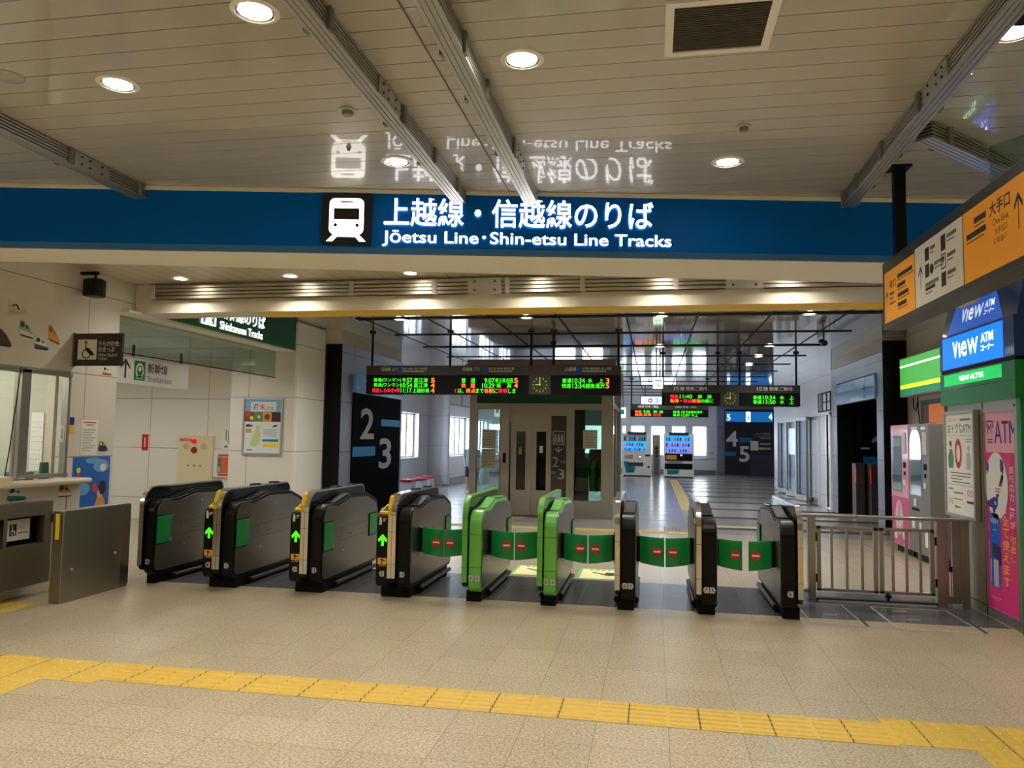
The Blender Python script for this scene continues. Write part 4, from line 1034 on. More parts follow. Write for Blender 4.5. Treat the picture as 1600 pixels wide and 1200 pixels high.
f = FL(-5.429, 13.38, 2.36); mb = MB().m(M('pale_blue_text', (170, 205, 230), .4)); f.text(mb, '2', .06, .07, .16, .24, .001); f.rect(mb, .3, .8, .22, .245, .001); f.rect(mb, .3, .7, .12, .135, .001); mb.build('lettering', t)
# benches
def bench(x0, x1, y0, y1, label):
    t = E('bench_block', label, 'bench', ((x0 + x1) / 2, (y0 + y1) / 2, 0), 'white block benches with red pads')
    MB().m(bench_white).box(x0 + .02, x1 - .02, y0 + .03, y1 - .03, 0, .40).build('block', t, bevel=.01); MB().m(seat_red).box(x0, x1, y0, y1, .40, .46).build('seat_pad', t, bevel=.02)
bench(-6.24, -5.93, 18.35, 18.85, 'white block bench with a red pad, nearest the 2-3 board')
bench(-6.16, -5.85, 19.1, 19.6, 'white block bench with a red pad, middle one of three')
bench(-6.26, -5.95, 20.1, 20.6, 'white block bench with a red pad, farthest of three by the wall')
# ------------------------------------------------------------------ steel fence with double gate
t = E('steel_fence', 'low brushed steel fence with a barred double gate beside the last ticket gate', 'fence', (2.25, 8.15, 0))
ssv = ss
def post(x0, x1, nm='post'): MB().m(ssv).box(x0, x1, 8.11, 8.19, 0, .835).build(nm, t, bevel=.004)
post(1.53, 1.60); post(2.715, 2.80); post(2.93, 3.005)
MB().m(ssv).box(1.345, 3.01, 8.10, 8.20, .815, .845).build('handrail', t, bevel=.006)
MB().m(ssv).box(1.345, 1.375, 8.13, 8.17, 0, .815).box(1.36, 1.53, 8.13, 8.17, .07, .10).build('side_rail', t)
MB().m(ssv).box(2.80, 2.83, 8.14, 8.16, .1, .815).box(2.86, 2.93, 8.14, 8.16, .1, .815).box(2.80, 2.93, 8.13, 8.17, .03, .10).m(satin_black).box(2.825, 2.86, 8.142, 8.158, .33, .38).build('side_panel', t)
def leaf(x0, x1):
    mb = MB().m(ssv); mb.box(x0, x0 + .04, 8.13, 8.17, .09, .73).box(x1 - .04, x1, 8.13, 8.17, .09, .73).box(x0, x1, 8.13, 8.17, .70, .73).box(x0, x1, 8.13, 8.17, .09, .12)
    l = mb.build('gate_leaf', t, bevel=.003)
    for k in (1, 2, 3):
        x = x0 + (x1 - x0) * k / 4; MB().m(ssv).box(x - .012, x + .012, 8.14, 8.16, .12, .70).build('bar', l)
    return l
leaf(1.615, 2.185); l = leaf(2.20, 2.70)
MB().m(matte_black).box(2.255, 2.28, 8.105, 8.13, .02, .10).box(2.24, 2.295, 8.10, 8.13, .06, .085).build('drop_bolt', l)
for x in (1.607, 2.707):
    for z in (.22, .62): MB().m(matte_black).box(x - .008, x + .008, 8.115, 8.125, z - .04, z + .04).build('hinge', t)
MB().m(dgrey).box(1.60, 2.715, 8.10, 8.2, .005, .03).m(lgrey).box(1.62, 2.70, 8.09, 8.11, .0, .012).build('threshold', t)
# floor hatches
def hatch(x0, x1, y0, y1, label):
    t = E('floor_hatch', label, 'floor hatch', ((x0 + x1) / 2, (y0 + y1) / 2, 0))
    mb = MB().m(lgrey); e = .008
    mb.box(x0, x1, y0, y0 + e, 0, .003).box(x0, x1, y1 - e, y1, 0, .003).box(x0, x0 + e, y0, y1, 0, .003).box(x1 - e, x1, y0, y1, 0, .003).build('rim', t)
    MB().m(floor_gate).box(x0 + e, x1 - e, 7.305, y1 - e, 0, .002).m(floor_front).box(x0 + e, x1 - e, y0 + e, 7.295, 0, .002).m(lgrey).box(x0 + .15, x0 + .27, y1 - .16, y1 - .15, .002, .004).box(x0 + .17, x0 + .29, y0 + .36, y0 + .37, .002, .004).build('cover', t)
    MB().m(dgrey).box(x1, x1 + .03, y0, y0 + .42, 0, .004).build('edge_strip', t)
hatch(1.36, 1.80, 7.10, 7.95, 'square floor hatch beside the base of the last ticket gate')
hatch(2.05, 2.72, 7.08, 7.93, 'larger floor hatch in front of the steel cabinet wall')

# ------------------------------------------------------------------ cash machine corner
t = E('cash_machine_booth', 'steel cash machine booth with lit blue and green fascia', 'cash machine booth', (3.8, 7.9, 0))
MB().m(ss_atm).box(3.04, 4.44, 7.10, 8.70, .0, 1.97).build('booth_wall', t)
MB().m(dgrey).box(3.036, 3.04, 7.822, 7.835, 0, 1.96).box(3.036, 3.04, 8.69, 8.70, 0, 1.96).box(3.037, 3.04, 7.12, 8.7, .085, .095).build('groove', t)
MB().m(atm_green).box(3.0, 4.44, 7.06, 8.76, 1.965, 2.29).build('green_fascia', t, bevel=.004)
MB().m(matte_black).box(3.01, 4.44, 7.07, 8.75, 2.29, 2.325).box(3.0, 3.003, 7.07, 8.75, 2.12, 2.124).build('shadow_gap', t)
MB().m(atm_blue).box(3.0, 4.44, 7.06, 8.76, 2.325, 2.68).build('blue_fascia', t, bevel=.004)
MB().m(atm_blue).prism([(3.03, 2.682), (4.44, 2.682), (4.44, 2.985), (3.086, 2.985)], 'y', 7.06, 8.76).build('upper_fascia', t, bevel=.004)
f = FRT(2.9985, 8.66, 0)
mb = MB().m(atm_green_lit); f.rect(mb, .02, 1.36, 2.16, 2.275); p1 = mb.build('green_light_panel', t)
mb = MB().m(white_led); f.text(mb, 'VIEW ALTTE', .42, 2.195, .56, .045, .003, bold=.01); mb.build('lettering', p1)
mb = MB().m(atm_blue_lit); f.rect(mb, .0, 1.40, 2.335, 2.655); p2 = mb.build('blue_light_panel', t)
def view(mb, f, x, y, w, h, d):
    f.text(mb, 'V', x, y, w * .20, h, d, bold=.012); f.text(mb, 'I', x + w * .255, y, w * .045, h * .86, d, bold=.0); f.text(mb, 'e', x + w * .355, y, w * .21, h * .90, d, bold=.012); f.text(mb, 'W', x + w * .61, y, w * .39, h * .92, d, bold=.008)
mb = MB().m(white_led); view(mb, f, .28, 2.43, .60, .165, .003); f.text(mb, 'ATM', .95, 2.51, .26, .085, .003, bold=.006); f.text(mb, 'コーナー', .95, 2.43, .27, .06, .003, bold=.006); mb.build('lettering', p2)
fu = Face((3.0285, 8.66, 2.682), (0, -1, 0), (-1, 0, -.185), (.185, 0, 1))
mb = MB().m(M('atm_blue_lamp_light', (24, 104, 196), .3, emit=(20, 90, 200), es=.45)); fu.poly(mb, [(.02, .01), (1.34, .01), (1.10, .295), (.16, .295)], .001); p3 = mb.build('painted_glow', t)  # lamp light on the upper panel, painted as a glowing trapezoid
mb = MB().m(M('upper_letters', (240, 240, 240), .4, emit=(235, 235, 245), es=.7)); view(mb, fu, .36, .10, .50, .14, .003); fu.text(mb, 'ATM', .90, .165, .20, .07, .003, bold=.02); fu.text(mb, 'コーナー', .90, .10, .22, .05, .003, bold=.02); mb.build('lettering', p3)
f2 = FR(3.1, 7.0585, 0); mb = MB().m(atm_blue_lit); f2.rect(mb, .02, 1.2, 2.335, 2.655); mb.build('blue_light_panel', t); mb = MB().m(atm_green_lit); f2.rect(mb, .02, 1.2, 2.16, 2.275); mb.build('green_light_panel', t)
MB().m(atm_green).box(3.02, 3.12, 7.03, 7.10, 0, 1.97).build('corner_post', t)
# posters on the booth
t = E('savings_poster', 'white framed savings poster with a big red zero on the steel booth', 'poster', (3.02, 8.29, .86))
mb = MB().m(alu); x0, x1 = 2.985, 3.036
for a in ((7.905, 7.94, .84, 1.90), (8.63, 8.665, .84, 1.90), (7.94, 8.63, .84, .875), (7.94, 8.63, 1.865, 1.90)): mb.box(x0, x1, *a)
mb.build('frame', t, bevel=.006)
f = FRT(3.0, 8.63, .875); mb = MB().m(paper); f.slab(mb, 0, .69, 0, .99, -.03, 0); mb.m(ink); f.text(mb, 'おトクなATM', .05, .80, .58, .10, .001); mb.m(ink_soft); f.text(mb, 'コンビニ', .06, .92, .28, .035, .001); f.rect(mb, .37, .62, .925, .945, .001); f.rect(mb, .02, .67, .775, .778, .001); f.rect(mb, .02, .67, .285, .289, .001); f.rect(mb, .47, .472, .03, .285, .001)
mb.m(M('zero_red', (196, 50, 46), .5)); f.ring(mb, .315, .60, .05, .085, .002, 32, ky=1.75)
mb.m(green_print); f.poly(mb, [(.06,.45),(.18,.45),(.20,.56),(.16,.64),(.10,.64),(.05,.56)], .002); mb.m(M('poster_skin', (232, 170, 130), .5)); f.disc(mb, .125, .68, .028, .002); mb.m(dark_print); f.disc(mb, .12, .70, .028, .0025)
mb.m(lgrey); f.poly(mb, [(.50,.45),(.62,.45),(.63,.56),(.58,.62),(.52,.60)], .002); f.disc(mb, .57, .65, .028, .002); mb.m(ink_soft)
f.rect(mb, .50, .66, .735, .742, .001); f.rect(mb, .50, .62, .712, .719, .001)
for r, (a, b) in enumerate([(.10, .62), (.12, .60), (.10, .40), (.14, .58)]): f.rect(mb, a, b, .40 - r * .03, .41 - r * .03, .001)
f.rect(mb, .05, .16, .235, .25, .001); f.rect(mb, .18, .42, .20, .215, .001); f.rect(mb, .18, .40, .14, .15, .001); f.rect(mb, .22, .34, .06, .075, .001)
mb.m(red_print); f.text(mb, '10', .06, .09, .10, .06, .001); f.ring(mb, .54, .22, .02, .03, .001); f.ring(mb, .62, .22, .02, .03, .001); mb.m(navy); f.rect(mb, .50, .66, .12, .145, .001); mb.m(green_print); f.rect(mb, .20, .26, .055, .08, .002); mb.build('print', t)
t = E('magenta_poster', 'tall magenta poster with a white map oval and a blue cash machine', 'poster', (3.03, 7.46, .1))
f = FRT(3.037, 7.77, .0); mb = MB().m(ss_atm)
for a in ((-.02, .0, .09, 1.90), (.60, .66, .09, 1.90), (0, .60, .07, .10), (0, .60, 1.86, 1.92)): f.slab(mb, *a, -.002, .012)
mb.build('frame', t)
mb = MB().m(pink); f.slab(mb, 0, .60, .10, 1.50, -.001, .002); mb.m(pink_lt); f.slab(mb, 0, .60, 1.50, 1.86, -.001, .002)
mb.m(pink2)
for i in range(13):
    a = math.radians(-95 + i * 14); bx, by = .30 + .9 * math.sin(a), .62 + 1.0 * math.cos(a)
    q = [(.30 + .1 * math.sin(a), .62 + .1 * math.cos(a)), (.30 + .9 * math.sin(a - .05), .62 + .9 * math.cos(a - .05)), (.30 + .9 * math.sin(a + .05), .62 + .9 * math.cos(a + .05))]
    q = [(min(max(x, 0.001), .599), min(max(y, .101), 1.499)) for x, y in q]; f.poly(mb, q, .0026)
mb.m(navy); f.text(mb, 'ATM', .20, 1.58, .43, .20, .004)
f.rect(mb, .03, .17, 1.775, 1.785, .004); f.rect(mb, .03, .042, 1.72, 1.785, .004); f.rect(mb, .158, .17, 1.72, 1.785, .004); f.text(mb, 'M', .06, 1.66, .08, .10, .004); f.rect(mb, .05, .16, 1.61, 1.62, .004); f.rect(mb, .05, .16, 1.585, 1.595, .004)
mb.m(white); f.disc(mb, .215, 1.20, .225, .004, 36, .30); mb.m(navy)
f.poly(mb, [(.30,1.45),(.36,1.42),(.37,1.36),(.345,1.29),(.30,1.27),(.26,1.20),(.22,1.16),(.20,1.10),(.23,1.08),(.28,1.14),(.32,1.22),(.36,1.27),(.33,1.33),(.30,1.36)], .005)
f.poly(mb, [(.02,1.05),(.08,1.07),(.16,1.10),(.24,1.09),(.23,1.02),(.18,.98),(.17,.93),(.14,.94),(.12,1.0),(.03,1.0)], .005); f.poly(mb, [(.02,1.34),(.05,1.42),(.07,1.38),(.05,1.30)], .005)
mb.m(white)
for a, b in ((.31,1.30),(.26,1.24),(.17,1.03)): f.rect(mb, a, a + .025, b, b + .03, .006)
mb.m(paper); f.rect(mb, .18, .31, 1.13, 1.20, .007); mb.m(red_print); f.rect(mb, .20, .29, 1.17, 1.182, .008); f.rect(mb, .20, .29, 1.145, 1.157, .008)
mb.m(blue_print); f.poly(mb, [(.05,.30),(.24,.28),(.27,.90),(.22,.95),(.05,.95)], .004); mb.m(navy); f.rect(mb, .18, .27, .50, .66, .005); mb.m(dark_print); f.poly(mb, [(.10,.56),(.20,.56),(.20,.68),(.10,.68)], .006); mb.m(lgrey); f.rect(mb, .12, .22, .30, .54, .006); mb.m(sky_print); f.rect(mb, .06, .08, .32, .54, .006); mb.m(num_white); f.text(mb, 'VIEW', .08, .86, .15, .045, .006)
f.rect(mb, .12, .20, .80, .806, .006)
mb.m(yel_print)
for i, ch in enumerate('全て使えます'): f.text(mb, ch, .31, .86 - i * .105, .13, .085, .005)
mb.m(paper)
for i, ch in enumerate('ほぼ'): f.text(mb, ch, .32, 1.03 - i * .065, .09, .055, .005, bold=.01)
for i, ch in enumerate('銀行のカードが'): f.text(mb, ch, .47, 1.32 - i * .078, .085, .065 if ch != 'ー' else .02, .005, bold=.01)
mb.m(yel_print)
for i, ch in enumerate('引出し'): f.text(mb, ch, .47, .72 - i * .078, .085, .065, .005, bold=.01)
mb.m(pink_lt); f.rect(mb, .05, .25, .20, .205, .004); f.rect(mb, .05, .22, .185, .19, .004)
mb.build('print', t)

# ------------------------------------------------------------------ hanging exit sign, parallel to the corridor
t = E('hanging_exit_sign', 'long hanging sign with two orange exit panels and a white facilities panel', 'sign', (1.68, 4.7, 2.37))
MB().m(dgrey).box(1.62, 1.76, 3.62, 5.80, 2.37, 2.85).build('sign_case', t, bevel=.006)
for y in (5.63, 3.66): MB().m(satin_black).box(1.655, 1.725, y - .035, y + .035, 2.85, 3.498).box(1.62, 1.76, y - .07, y + .07, 3.485, 3.499).build('pole', t)
f = FRT(1.619, 5.745, 2.41)   # x runs toward the viewer
mb = MB().m(orange_sign); f.rect(mb, 0, .63, 0, .355, .001); a = mb.build('orange_panel', t)
mb = MB().m(ink)
def up_arrow(mb, f, x, y, s, d=.002):
    f.poly(mb, [(x-.02*s,y),(x+.02*s,y),(x+.02*s,y+.85*s),(x-.02*s,y+.85*s)], d); f.poly(mb, [(x,y+s),(x,y+.84*s),(x-.24*s,y+.55*s),(x-.24*s,y+.70*s)], d); f.poly(mb, [(x,y+s),(x+.24*s,y+.70*s),(x+.24*s,y+.55*s),(x,y+.84*s)], d)
up_arrow(mb, f, .055, .10, .12); f.text(mb, '東口', .12, .225, .13, .055, .002, bold=.01); f.rect(mb, .12, .22, .18, .195, .002); f.rect(mb, .12, .20, .15, .16, .002); f.rect(mb, .12, .24, .115, .125, .002)
for i, w_ in enumerate((.30, .16, .22, .18)): f.rect(mb, .29, .29 + w_, .265 - i * .065, .292 - i * .065, .002); f.rect(mb, .29, .29 + w_ * 1.1, .248 - i * .065, .254 - i * .065, .002)
mb.build('lettering', a)
mb = MB().m(ivory_sign); f.rect(mb, .64, 1.39, 0, .375, .001); b = mb.build('ivory_panel', t)
mb = MB().m(ink); up_arrow(mb, f, .74, .10, .15)
f.rect(mb, .82, .89, .255, .335, .002); f.rect(mb, .82, .89, .155, .235, .002); f.rect(mb, 1.08, 1.15, .255, .345, .002); f.rect(mb, 1.08, 1.15, .05, .13, .002); f.disc(mb, .93, .19, .03, .002)
for q in ((1.08,1.15,.150,.158),(1.08,1.15,.228,.236),(1.08,1.088,.15,.236),(1.142,1.15,.15,.236)): f.rect(mb, *q, .002)
f.text(mb, 'P', 1.10, .168, .03, .05, .002, bold=.02)
mb.m(ink_soft)
for x, y, w_ in ((.91,.305,.08),(.97,.20,.16),(.82,.10,.22),(.82,.075,.16),(1.17,.31,.14),(1.17,.20,.12),(1.17,.10,.12)): f.rect(mb, x, x + w_, y, y + .022, .002); f.rect(mb, x, x + w_ * .7, y - .022, y - .014, .002)
mb.build('lettering', b)
mb = MB().m(orange_sign); f.rect(mb, 1.40, 2.085, 0, .375, .001); c = mb.build('orange_panel', t)
mb = MB().m(ink); f.text(mb, '大手口', 1.72, .265, .22, .072, .002, bold=.015); f.text(mb, 'Ōte Exit', 1.755, .215, .17, .038, .002); f.text(mb, '大手出口', 1.775, .165, .13, .032, .002); f.text(mb, '오테 출구', 1.76, .12, .14, .030, .002); up_arrow(mb, f, 2.02, .13, .17)
for i, (x, w_) in enumerate(((1.54, .14), (1.44, .24))): f.rect(mb, x, x + w_, .285 - i * .065, .315 - i * .065, .002); f.rect(mb, x, x + w_ * .9, .266 - i * .065, .272 - i * .065, .002)
mb.build('lettering', c)
t = E('smoke_screen', 'hanging smoke screen glass in the upper right corner behind the yellow sign', 'smoke screen', (2.5, 5.2, 2.85))
k = .7071; gx, gy = 2.14, 5.30
mb = MB().m(green_glass); mb.add([(gx, gy, 2.90), (gx + 1.6, gy - 2.2, 2.90), (gx + 1.6, gy - 2.2, 3.498), (gx, gy, 3.498), (gx + .008, gy + .006, 2.90), (gx + 1.608, gy - 2.194, 2.90), (gx + 1.608, gy - 2.194, 3.498), (gx + .008, gy + .006, 3.498)], [(0,1,2,3), (4,7,6,5), (0,4,5,1), (3,2,6,7), (0,3,7,4), (1,5,6,2)]); mb.build('glass_pane', t)
MB().m(chrome).add([(gx, gy, 2.885), (gx + 1.6, gy - 2.2, 2.885), (gx + 1.6, gy - 2.2, 2.90), (gx, gy, 2.90), (gx + .012, gy + .009, 2.885), (gx + 1.612, gy - 2.191, 2.885), (gx + 1.612, gy - 2.191, 2.90), (gx + .012, gy + .009, 2.90)], [(0,1,2,3), (4,7,6,5), (0,4,5,1), (3,2,6,7), (0,3,7,4), (1,5,6,2)]).build('edge_strip', t)

# ------------------------------------------------------------------ vending machines by the right wall
def side_vendor(y0, y1, shell, name_label, arch):
    t = E('vending_machine', name_label, 'vending machine', (3.87, (y0 + y1) / 2, 0), 'photo and locker style machines by the right wall')
    MB().m(shell).box(3.5, 4.25, y0, y1, .10, 1.83).build('cabinet', t, bevel=.015)
    MB().m(matte_black).box(3.56, 4.2, y0 + .04, y1 - .04, 0, .10).build('base', t)
    f = FRT(3.499, y1, 0); W = y1 - y0
    mb = MB().m(M('machine_interior', (70, 74, 86), .3)); f.rect(mb, .08, W * .62, .88, 1.66, .001); mb.m(lgrey); f.rect(mb, .10, W * .58, 1.52, 1.64, .003); mb.m(M('machine_cream', (190, 180, 150), .4)); f.rect(mb, .10, W * .58, .89, 1.0, .003)
    mb.m(mgrey); f.rect(mb, .10, W * .58, 1.05, 1.06, .003); f.rect(mb, .10, W * .58, 1.12, 1.13, .003); mb.build('display_back', t)
    mb = MB().m(clear)
    if arch: f.slabpoly(mb, [(.07, .87), (W * .63, .87), (W * .63, 1.55)] + arc(W * .315 + .035, 1.55, W * .315 - .035, 0, 180, 10) + [(.07, 1.55)], .006, .009)
    else: f.slab(mb, .07, W * .63, .87, 1.68, .006, .009)
    mb.build('display_glass', t)
    for nm, mt, q in (('price_panel', lgrey, (W * .70, W * .88, 1.42, 1.72)), ('note_slot', matte_black, (W * .74, W * .86, 1.22, 1.30)), ('coin_slot', matte_black, (W * .76, W * .84, 1.12, 1.17)), ('label', white, (W * .74, W * .82, .98, 1.05))): mb = MB().m(mt); f.slab(mb, *q, 0, .008); mb.build(nm, t)
    return t, f, W
t, f, W = side_vendor(11.48, 12.27, pink_vm, 'pink vending machine with a tall window, beside the grey one', False)
mb = MB().m(M('machine_pink_print', (204, 86, 136), .5)); f.rect(mb, .02, W - .02, .13, .80, .001); mb.m(pink_lt); f.disc(mb, .35, .5, .18, .002, 24, .25); mb.m(white); f.ring(mb, .35, .52, .10, .14, .003); f.disc(mb, .2, .24, .06, .003); f.disc(mb, .56, .28, .07, .003); mb.m(lgrey); f.rect(mb, .30, .42, .42, .68, .004); mb.build('print', t)
t, f, W = side_vendor(10.65, 11.46, M('machine_grey', (116, 112, 108), .4), 'grey vending machine with an arched window, nearer the steel booth', True)
mb = MB().m(paper); f.rect(mb, .18, .27, .72, .82, .001); f.rect(mb, .1, .2, .42, .56, .001); f.rect(mb, .38, .46, .40, .52, .001); f.rect(mb, .60, .70, .22, .42, .001); f.rect(mb, .12, .36, 1.76, 1.79, .001); f.rect(mb, .5, .68, 1.75, 1.79, .001); mb.m(matte_black); f.rect(mb, .10, .40, .66, .70, .001); mb.build('label', t)
# shop sign and door behind
t = E('shop_sign', 'lit green shop sign with white and yellow stripes behind the cash booth', 'sign', (4.35, 13.4, 2.36))
MB().m(lgrey).box(4.25, 4.449, 12.3, 14.3, 2.36, 3.03).build('sign_case', t)
f = FRT(4.249, 14.28, 2.38); mb = MB().m(shop_lit); f.rect(mb, 0, 1.96, .14, .63, .001); mb.m(shop_lit2); f.rect(mb, 0, 1.96, 0, .14, .001); mb.m(shop_yel); f.rect(mb, 0, 1.96, .115, .185, .002); mb.m(white_led); f.rect(mb, 0, 1.96, .49, .515, .002); mb.build('light_panel', t)
t = E('shop_door', 'dark brown shop door frame with an orange poster behind the cash booth', 'door', (4.4, 13.2, 0))
MB().m(M('brown_frame', (60, 46, 38), .5)).box(4.40, 4.449, 12.5, 13.75, 0, 2.28).build('frame', t)
MB().m(M('shop_orange', (226, 130, 50), .5, emit=(226, 120, 40), es=.25)).box(4.392, 4.40, 12.7, 13.35, 1.2, 2.2).m(blue_print).box(4.39, 4.392, 13.05, 13.3, 1.78, 1.9).m(brown_print).box(4.392, 4.4, 13.35, 13.62, 1.2, 2.2).build('poster', t)
one('dangling_cables', MB().m(matte_black).tube([(4.43, 14.0, 2.36), (4.43, 13.95, 2.1), (4.43, 13.88, 1.8), (4.43, 13.86, 1.2)], .008, 6).tube([(4.43, 14.2, 2.36), (4.42, 14.15, 2.16), (4.42, 14.05, 2.12), (4.43, 13.98, 2.3)], .008, 6), 'thin black cables hanging under the green shop sign', 'cable', (4.43, 13.9, 1.2))

# ------------------------------------------------------------------ right portal contents
t = E('portal_sign', 'blue lit sign strip above the dark right-hand portal', 'sign', (4.06, 16.5, 2.40))
MB().m(blue_box).box(4.02, 4.12, 15.0, 18.1, 2.40, 2.83).m(M('portal_edge', (150, 190, 210), .3)).box(4.02, 4.122, 15, 18.1, 2.385, 2.40).build('panel', t)
f = FRT(4.019, 18.08, 2.40); mb = MB().m(M('pale_blue_streak', (150, 190, 220), .3)); f.rect(mb, .1, 1.7, .25, .36, .001); f.rect(mb, .1, 1.3, .02, .1, .001); mb.m(atm_blue); f.rect(mb, 2.3, 2.45, .02, .40, .001); f.rect(mb, .1, 3.0, .20, .23, .001); mb.build('print', t)
t = E('platform_board', 'black board deep in the right portal with a cut-off numeral and blue bar', 'sign', (4.7, 15.9, 0))
MB().m(board_black).box(4.42, 5.85, 17.6, 17.64, .02, 2.38).build('board', t)
f = FR(4.42, 17.599, 0); mb = MB().m(num_grey); f.poly(mb, [(.22,1.62),(.30,1.70),(.33,1.70),(.33,1.60),(.22,1.56)], .001); f.rect(mb, .27, .33, 1.1, 1.6, .001) if False else None
f.rect(mb, .0, .18, 1.42, 1.46, .001); mb.build('numeral', t); mb = MB().m(bar_blue); f.rect(mb, .04, .33, 1.10, 1.27, .001); mb.build('blue_bar', t)
def reader_post(x0, x1, y, h, label):
    t = E('card_reader_post', label, 'card reader', ((x0 + x1) / 2, y, 0), 'card reader posts in the right portal')
    MB().m(M('post_bronze', (84, 76, 70), .4, .3)).box(x0, x1, y, y + .3, 0, h).build('post_body', t, bevel=.01)
    MB().m(M('post_red', (200, 30, 40), .4, emit=(230, 20, 30), es=.7)).box(x0 - .004, x0 + .006, y - .004, y + .01, h - .40, h - .10).build('red_light', t)
    MB().m(matte_black).cyl(((x0+x1)/2, y - .005, h * .6), ((x0+x1)/2, y, h * .6), .012, 10).cyl(((x0+x1)/2, y - .005, h * .35), ((x0+x1)/2, y, h * .35), .012, 10).build('screw', t)
reader_post(4.16, 4.34, 17.0, 1.13, 'bronze card reader post with a red light, left one in the dark portal')
reader_post(4.40, 4.62, 16.8, 1.13, 'bronze card reader post with a red light, right one in the dark portal')
# ------------------------------------------------------------------ glass lift
t = E('glass_lift', 'steel framed glass lift with twin slotted doors and numerals 2 and 3', 'lift', (-2.2, 16.8, 0))
mb = MB().m(lift_steel)
for x0, x1, y0, y1 in ((-3.64, -3.50, 15.0, 15.14), (-.99, -.76, 15.0, 15.16), (-3.64, -3.50, 18.6, 18.74), (-.90, -.76, 18.6, 18.74)): MB().m(lift_steel).box(x0, x1, y0, y1, 0, 2.9).build('pillar', t)
MB().m(lift_steel).box(-3.50, -.99, 15.0, 15.12, 2.12, 2.24).build('header', t)
MB().m(lift_green).box(-3.5, -.99, 15.03, 15.10, 2.24, 2.62).build('transom', t)
MB().m(M('lift_roof', (120, 110, 98), .5)).box(-3.70, -.72, 14.96, 18.8, 2.62, 3.12).build('roof_box', t)
MB().m(M('lift_roof_line', (90, 80, 66), .5)).box(-3.70, -.72, 14.955, 14.96, 2.86, 2.875).build('roof_seam', t)
# doorway
MB().m(ss).box(-3.0, -2.82, 14.97, 15.14, 0, 2.12).box(-1.67, -1.52, 14.97, 15.14, 0, 2.12).box(-2.82, -1.67, 14.98, 15.14, 2.0, 2.12).build('door_frame', t)
for x0, x1, g0, g1 in ((-2.80, -2.385, -2.69, -2.50), (-2.38, -1.985, -2.28, -2.085)):
    d = MB().m(lift_steel).box(x0, g0, 15.06, 15.10, .02, 1.87).box(g1, x1, 15.06, 15.10, .02, 1.87).box(g0, g1, 15.06, 15.10, .02, .52).box(g0, g1, 15.06, 15.10, 1.68, 1.87).build('door_leaf', t)
    MB().m(lift_glass).box(g0, g1, 15.075, 15.085, .52, 1.68).build('slot_glass', d)
MB().m(lift_steel).box(-2.82, -1.98, 15.04, 15.14, 1.87, 2.0).build('lintel', t)
MB().m(M('notice_tiny', (220, 214, 200), .6)).box(-2.22, -2.15, 15.066, 15.07, 1.26, 1.40).m(M('notice_amber', (170, 150, 80), .6)).box(-2.64, -2.58, 15.066, 15.07, 1.22, 1.36).build('door_sticker', t)
MB().m(lift_brown).box(-1.98, -1.67, 15.02, 15.10, .0, 2.0).build('sign_panel', t)
f = FR(-1.98, 15.018, 0); mb = MB().m(num_grey)
for q in ((.03, .27, 1.43, 1.445), (.03, .27, 1.685, 1.70), (.03, .045, 1.445, 1.685), (.255, .27, 1.445, 1.685)): f.rect(mb, *q, .001)
for x in (.085, .15, .215): f.disc(mb, x, 1.62, .018, .001, 12); f.rect(mb, x - .022, x + .022, 1.47, 1.595, .001)
f.poly(mb, [(.14,1.40),(.16,1.40),(.16,1.30),(.14,1.30)], .001); f.poly(mb, [(.15,1.27),(.22,1.335),(.22,1.365),(.15,1.30),(.08,1.365),(.08,1.335)], .001)
f.text(mb, '2', .03, .99, .12, .20, .001); f.text(mb, '3', .14, .75, .13, .20, .001); mb.build('lettering', t)
mb = MB().m(bar_blue); f.rect(mb, .19, .30, 1.06, 1.12, .001); f.rect(mb, .01, .11, .85, .91, .001); mb.build('blue_bar', t)
MB().m(matte_black).box(-2.94, -2.88, 14.964, 14.97, 1.05, 1.25).m(lgrey).box(-2.925, -2.895, 14.962, 14.964, .88, .91).box(-2.925, -2.895, 14.962, 14.964, .76, .79).build('call_button_panel', t)
MB().m(clear).box(-3.50, -3.0, 15.05, 15.06, .05, 2.12).build('side_glass', t); MB().m(lift_glass).box(-1.52, -.99, 15.05, 15.06, .34, 2.12).build('side_glass', t)
MB().m(lift_steel).box(-1.52, -.99, 15.02, 15.10, .0, .34).build('kick_panel', t); MB().m(lift_steel).box(-3.5, -3.0, 15.02, 15.10, 0, .05).build('kick_panel', t)
MB().m(clear).box(-.82, -.81, 15.16, 18.6, .3, 2.62).build('flank_glass', t); MB().m(clear).box(-3.6, -3.59, 15.14, 18.6, .1, 2.62).build('flank_glass', t)
MB().m(lift_steel).box(-.86, -.78, 15.16, 18.6, 0, .3).box(-.86, -.78, 16.9, 16.98, .3, 2.62).box(-.86, -.78, 15.16, 18.6, 2.2, 2.28).build('flank_frame', t)
MB().m(lift_green).box(-2.95, -2.0, 15.3, 18.4, 0.02, .06).box(-1.5, -.95, 18.4, 18.5, .3, 1.3).box(-3.1, -3.0, 15.4, 18.4, .02, 2.6).box(-1.55, -1.50, 15.3, 18.3, .05, 1.1).build('car_wall', t)
MB().m(ss_dark).box(-2.95, -1.6, 18.3, 18.4, .05, 2.6).build('car_back', t)
def notice(x0, x1, z0, z1, y, label, n=6):
    t = E('paper_notice', label, 'notice', ((x0 + x1) / 2, y, z0), 'taped notices on the lift')
    f = FR(x0, y, z0); mb = MB().m(M('notice_paper', (198, 190, 168), .6)); f.slab(mb, 0, x1 - x0, 0, z1 - z0, 0, .004); mb.m(ink_soft); h = z1 - z0
    for i in range(n): f.rect(mb, .03, x1 - x0 - .03 - .03 * (i % 2), h - (i + .8) * h / (n + 1), h - (i + .8) * h / (n + 1) + .012, .005)
    mb.build('sheet', t)
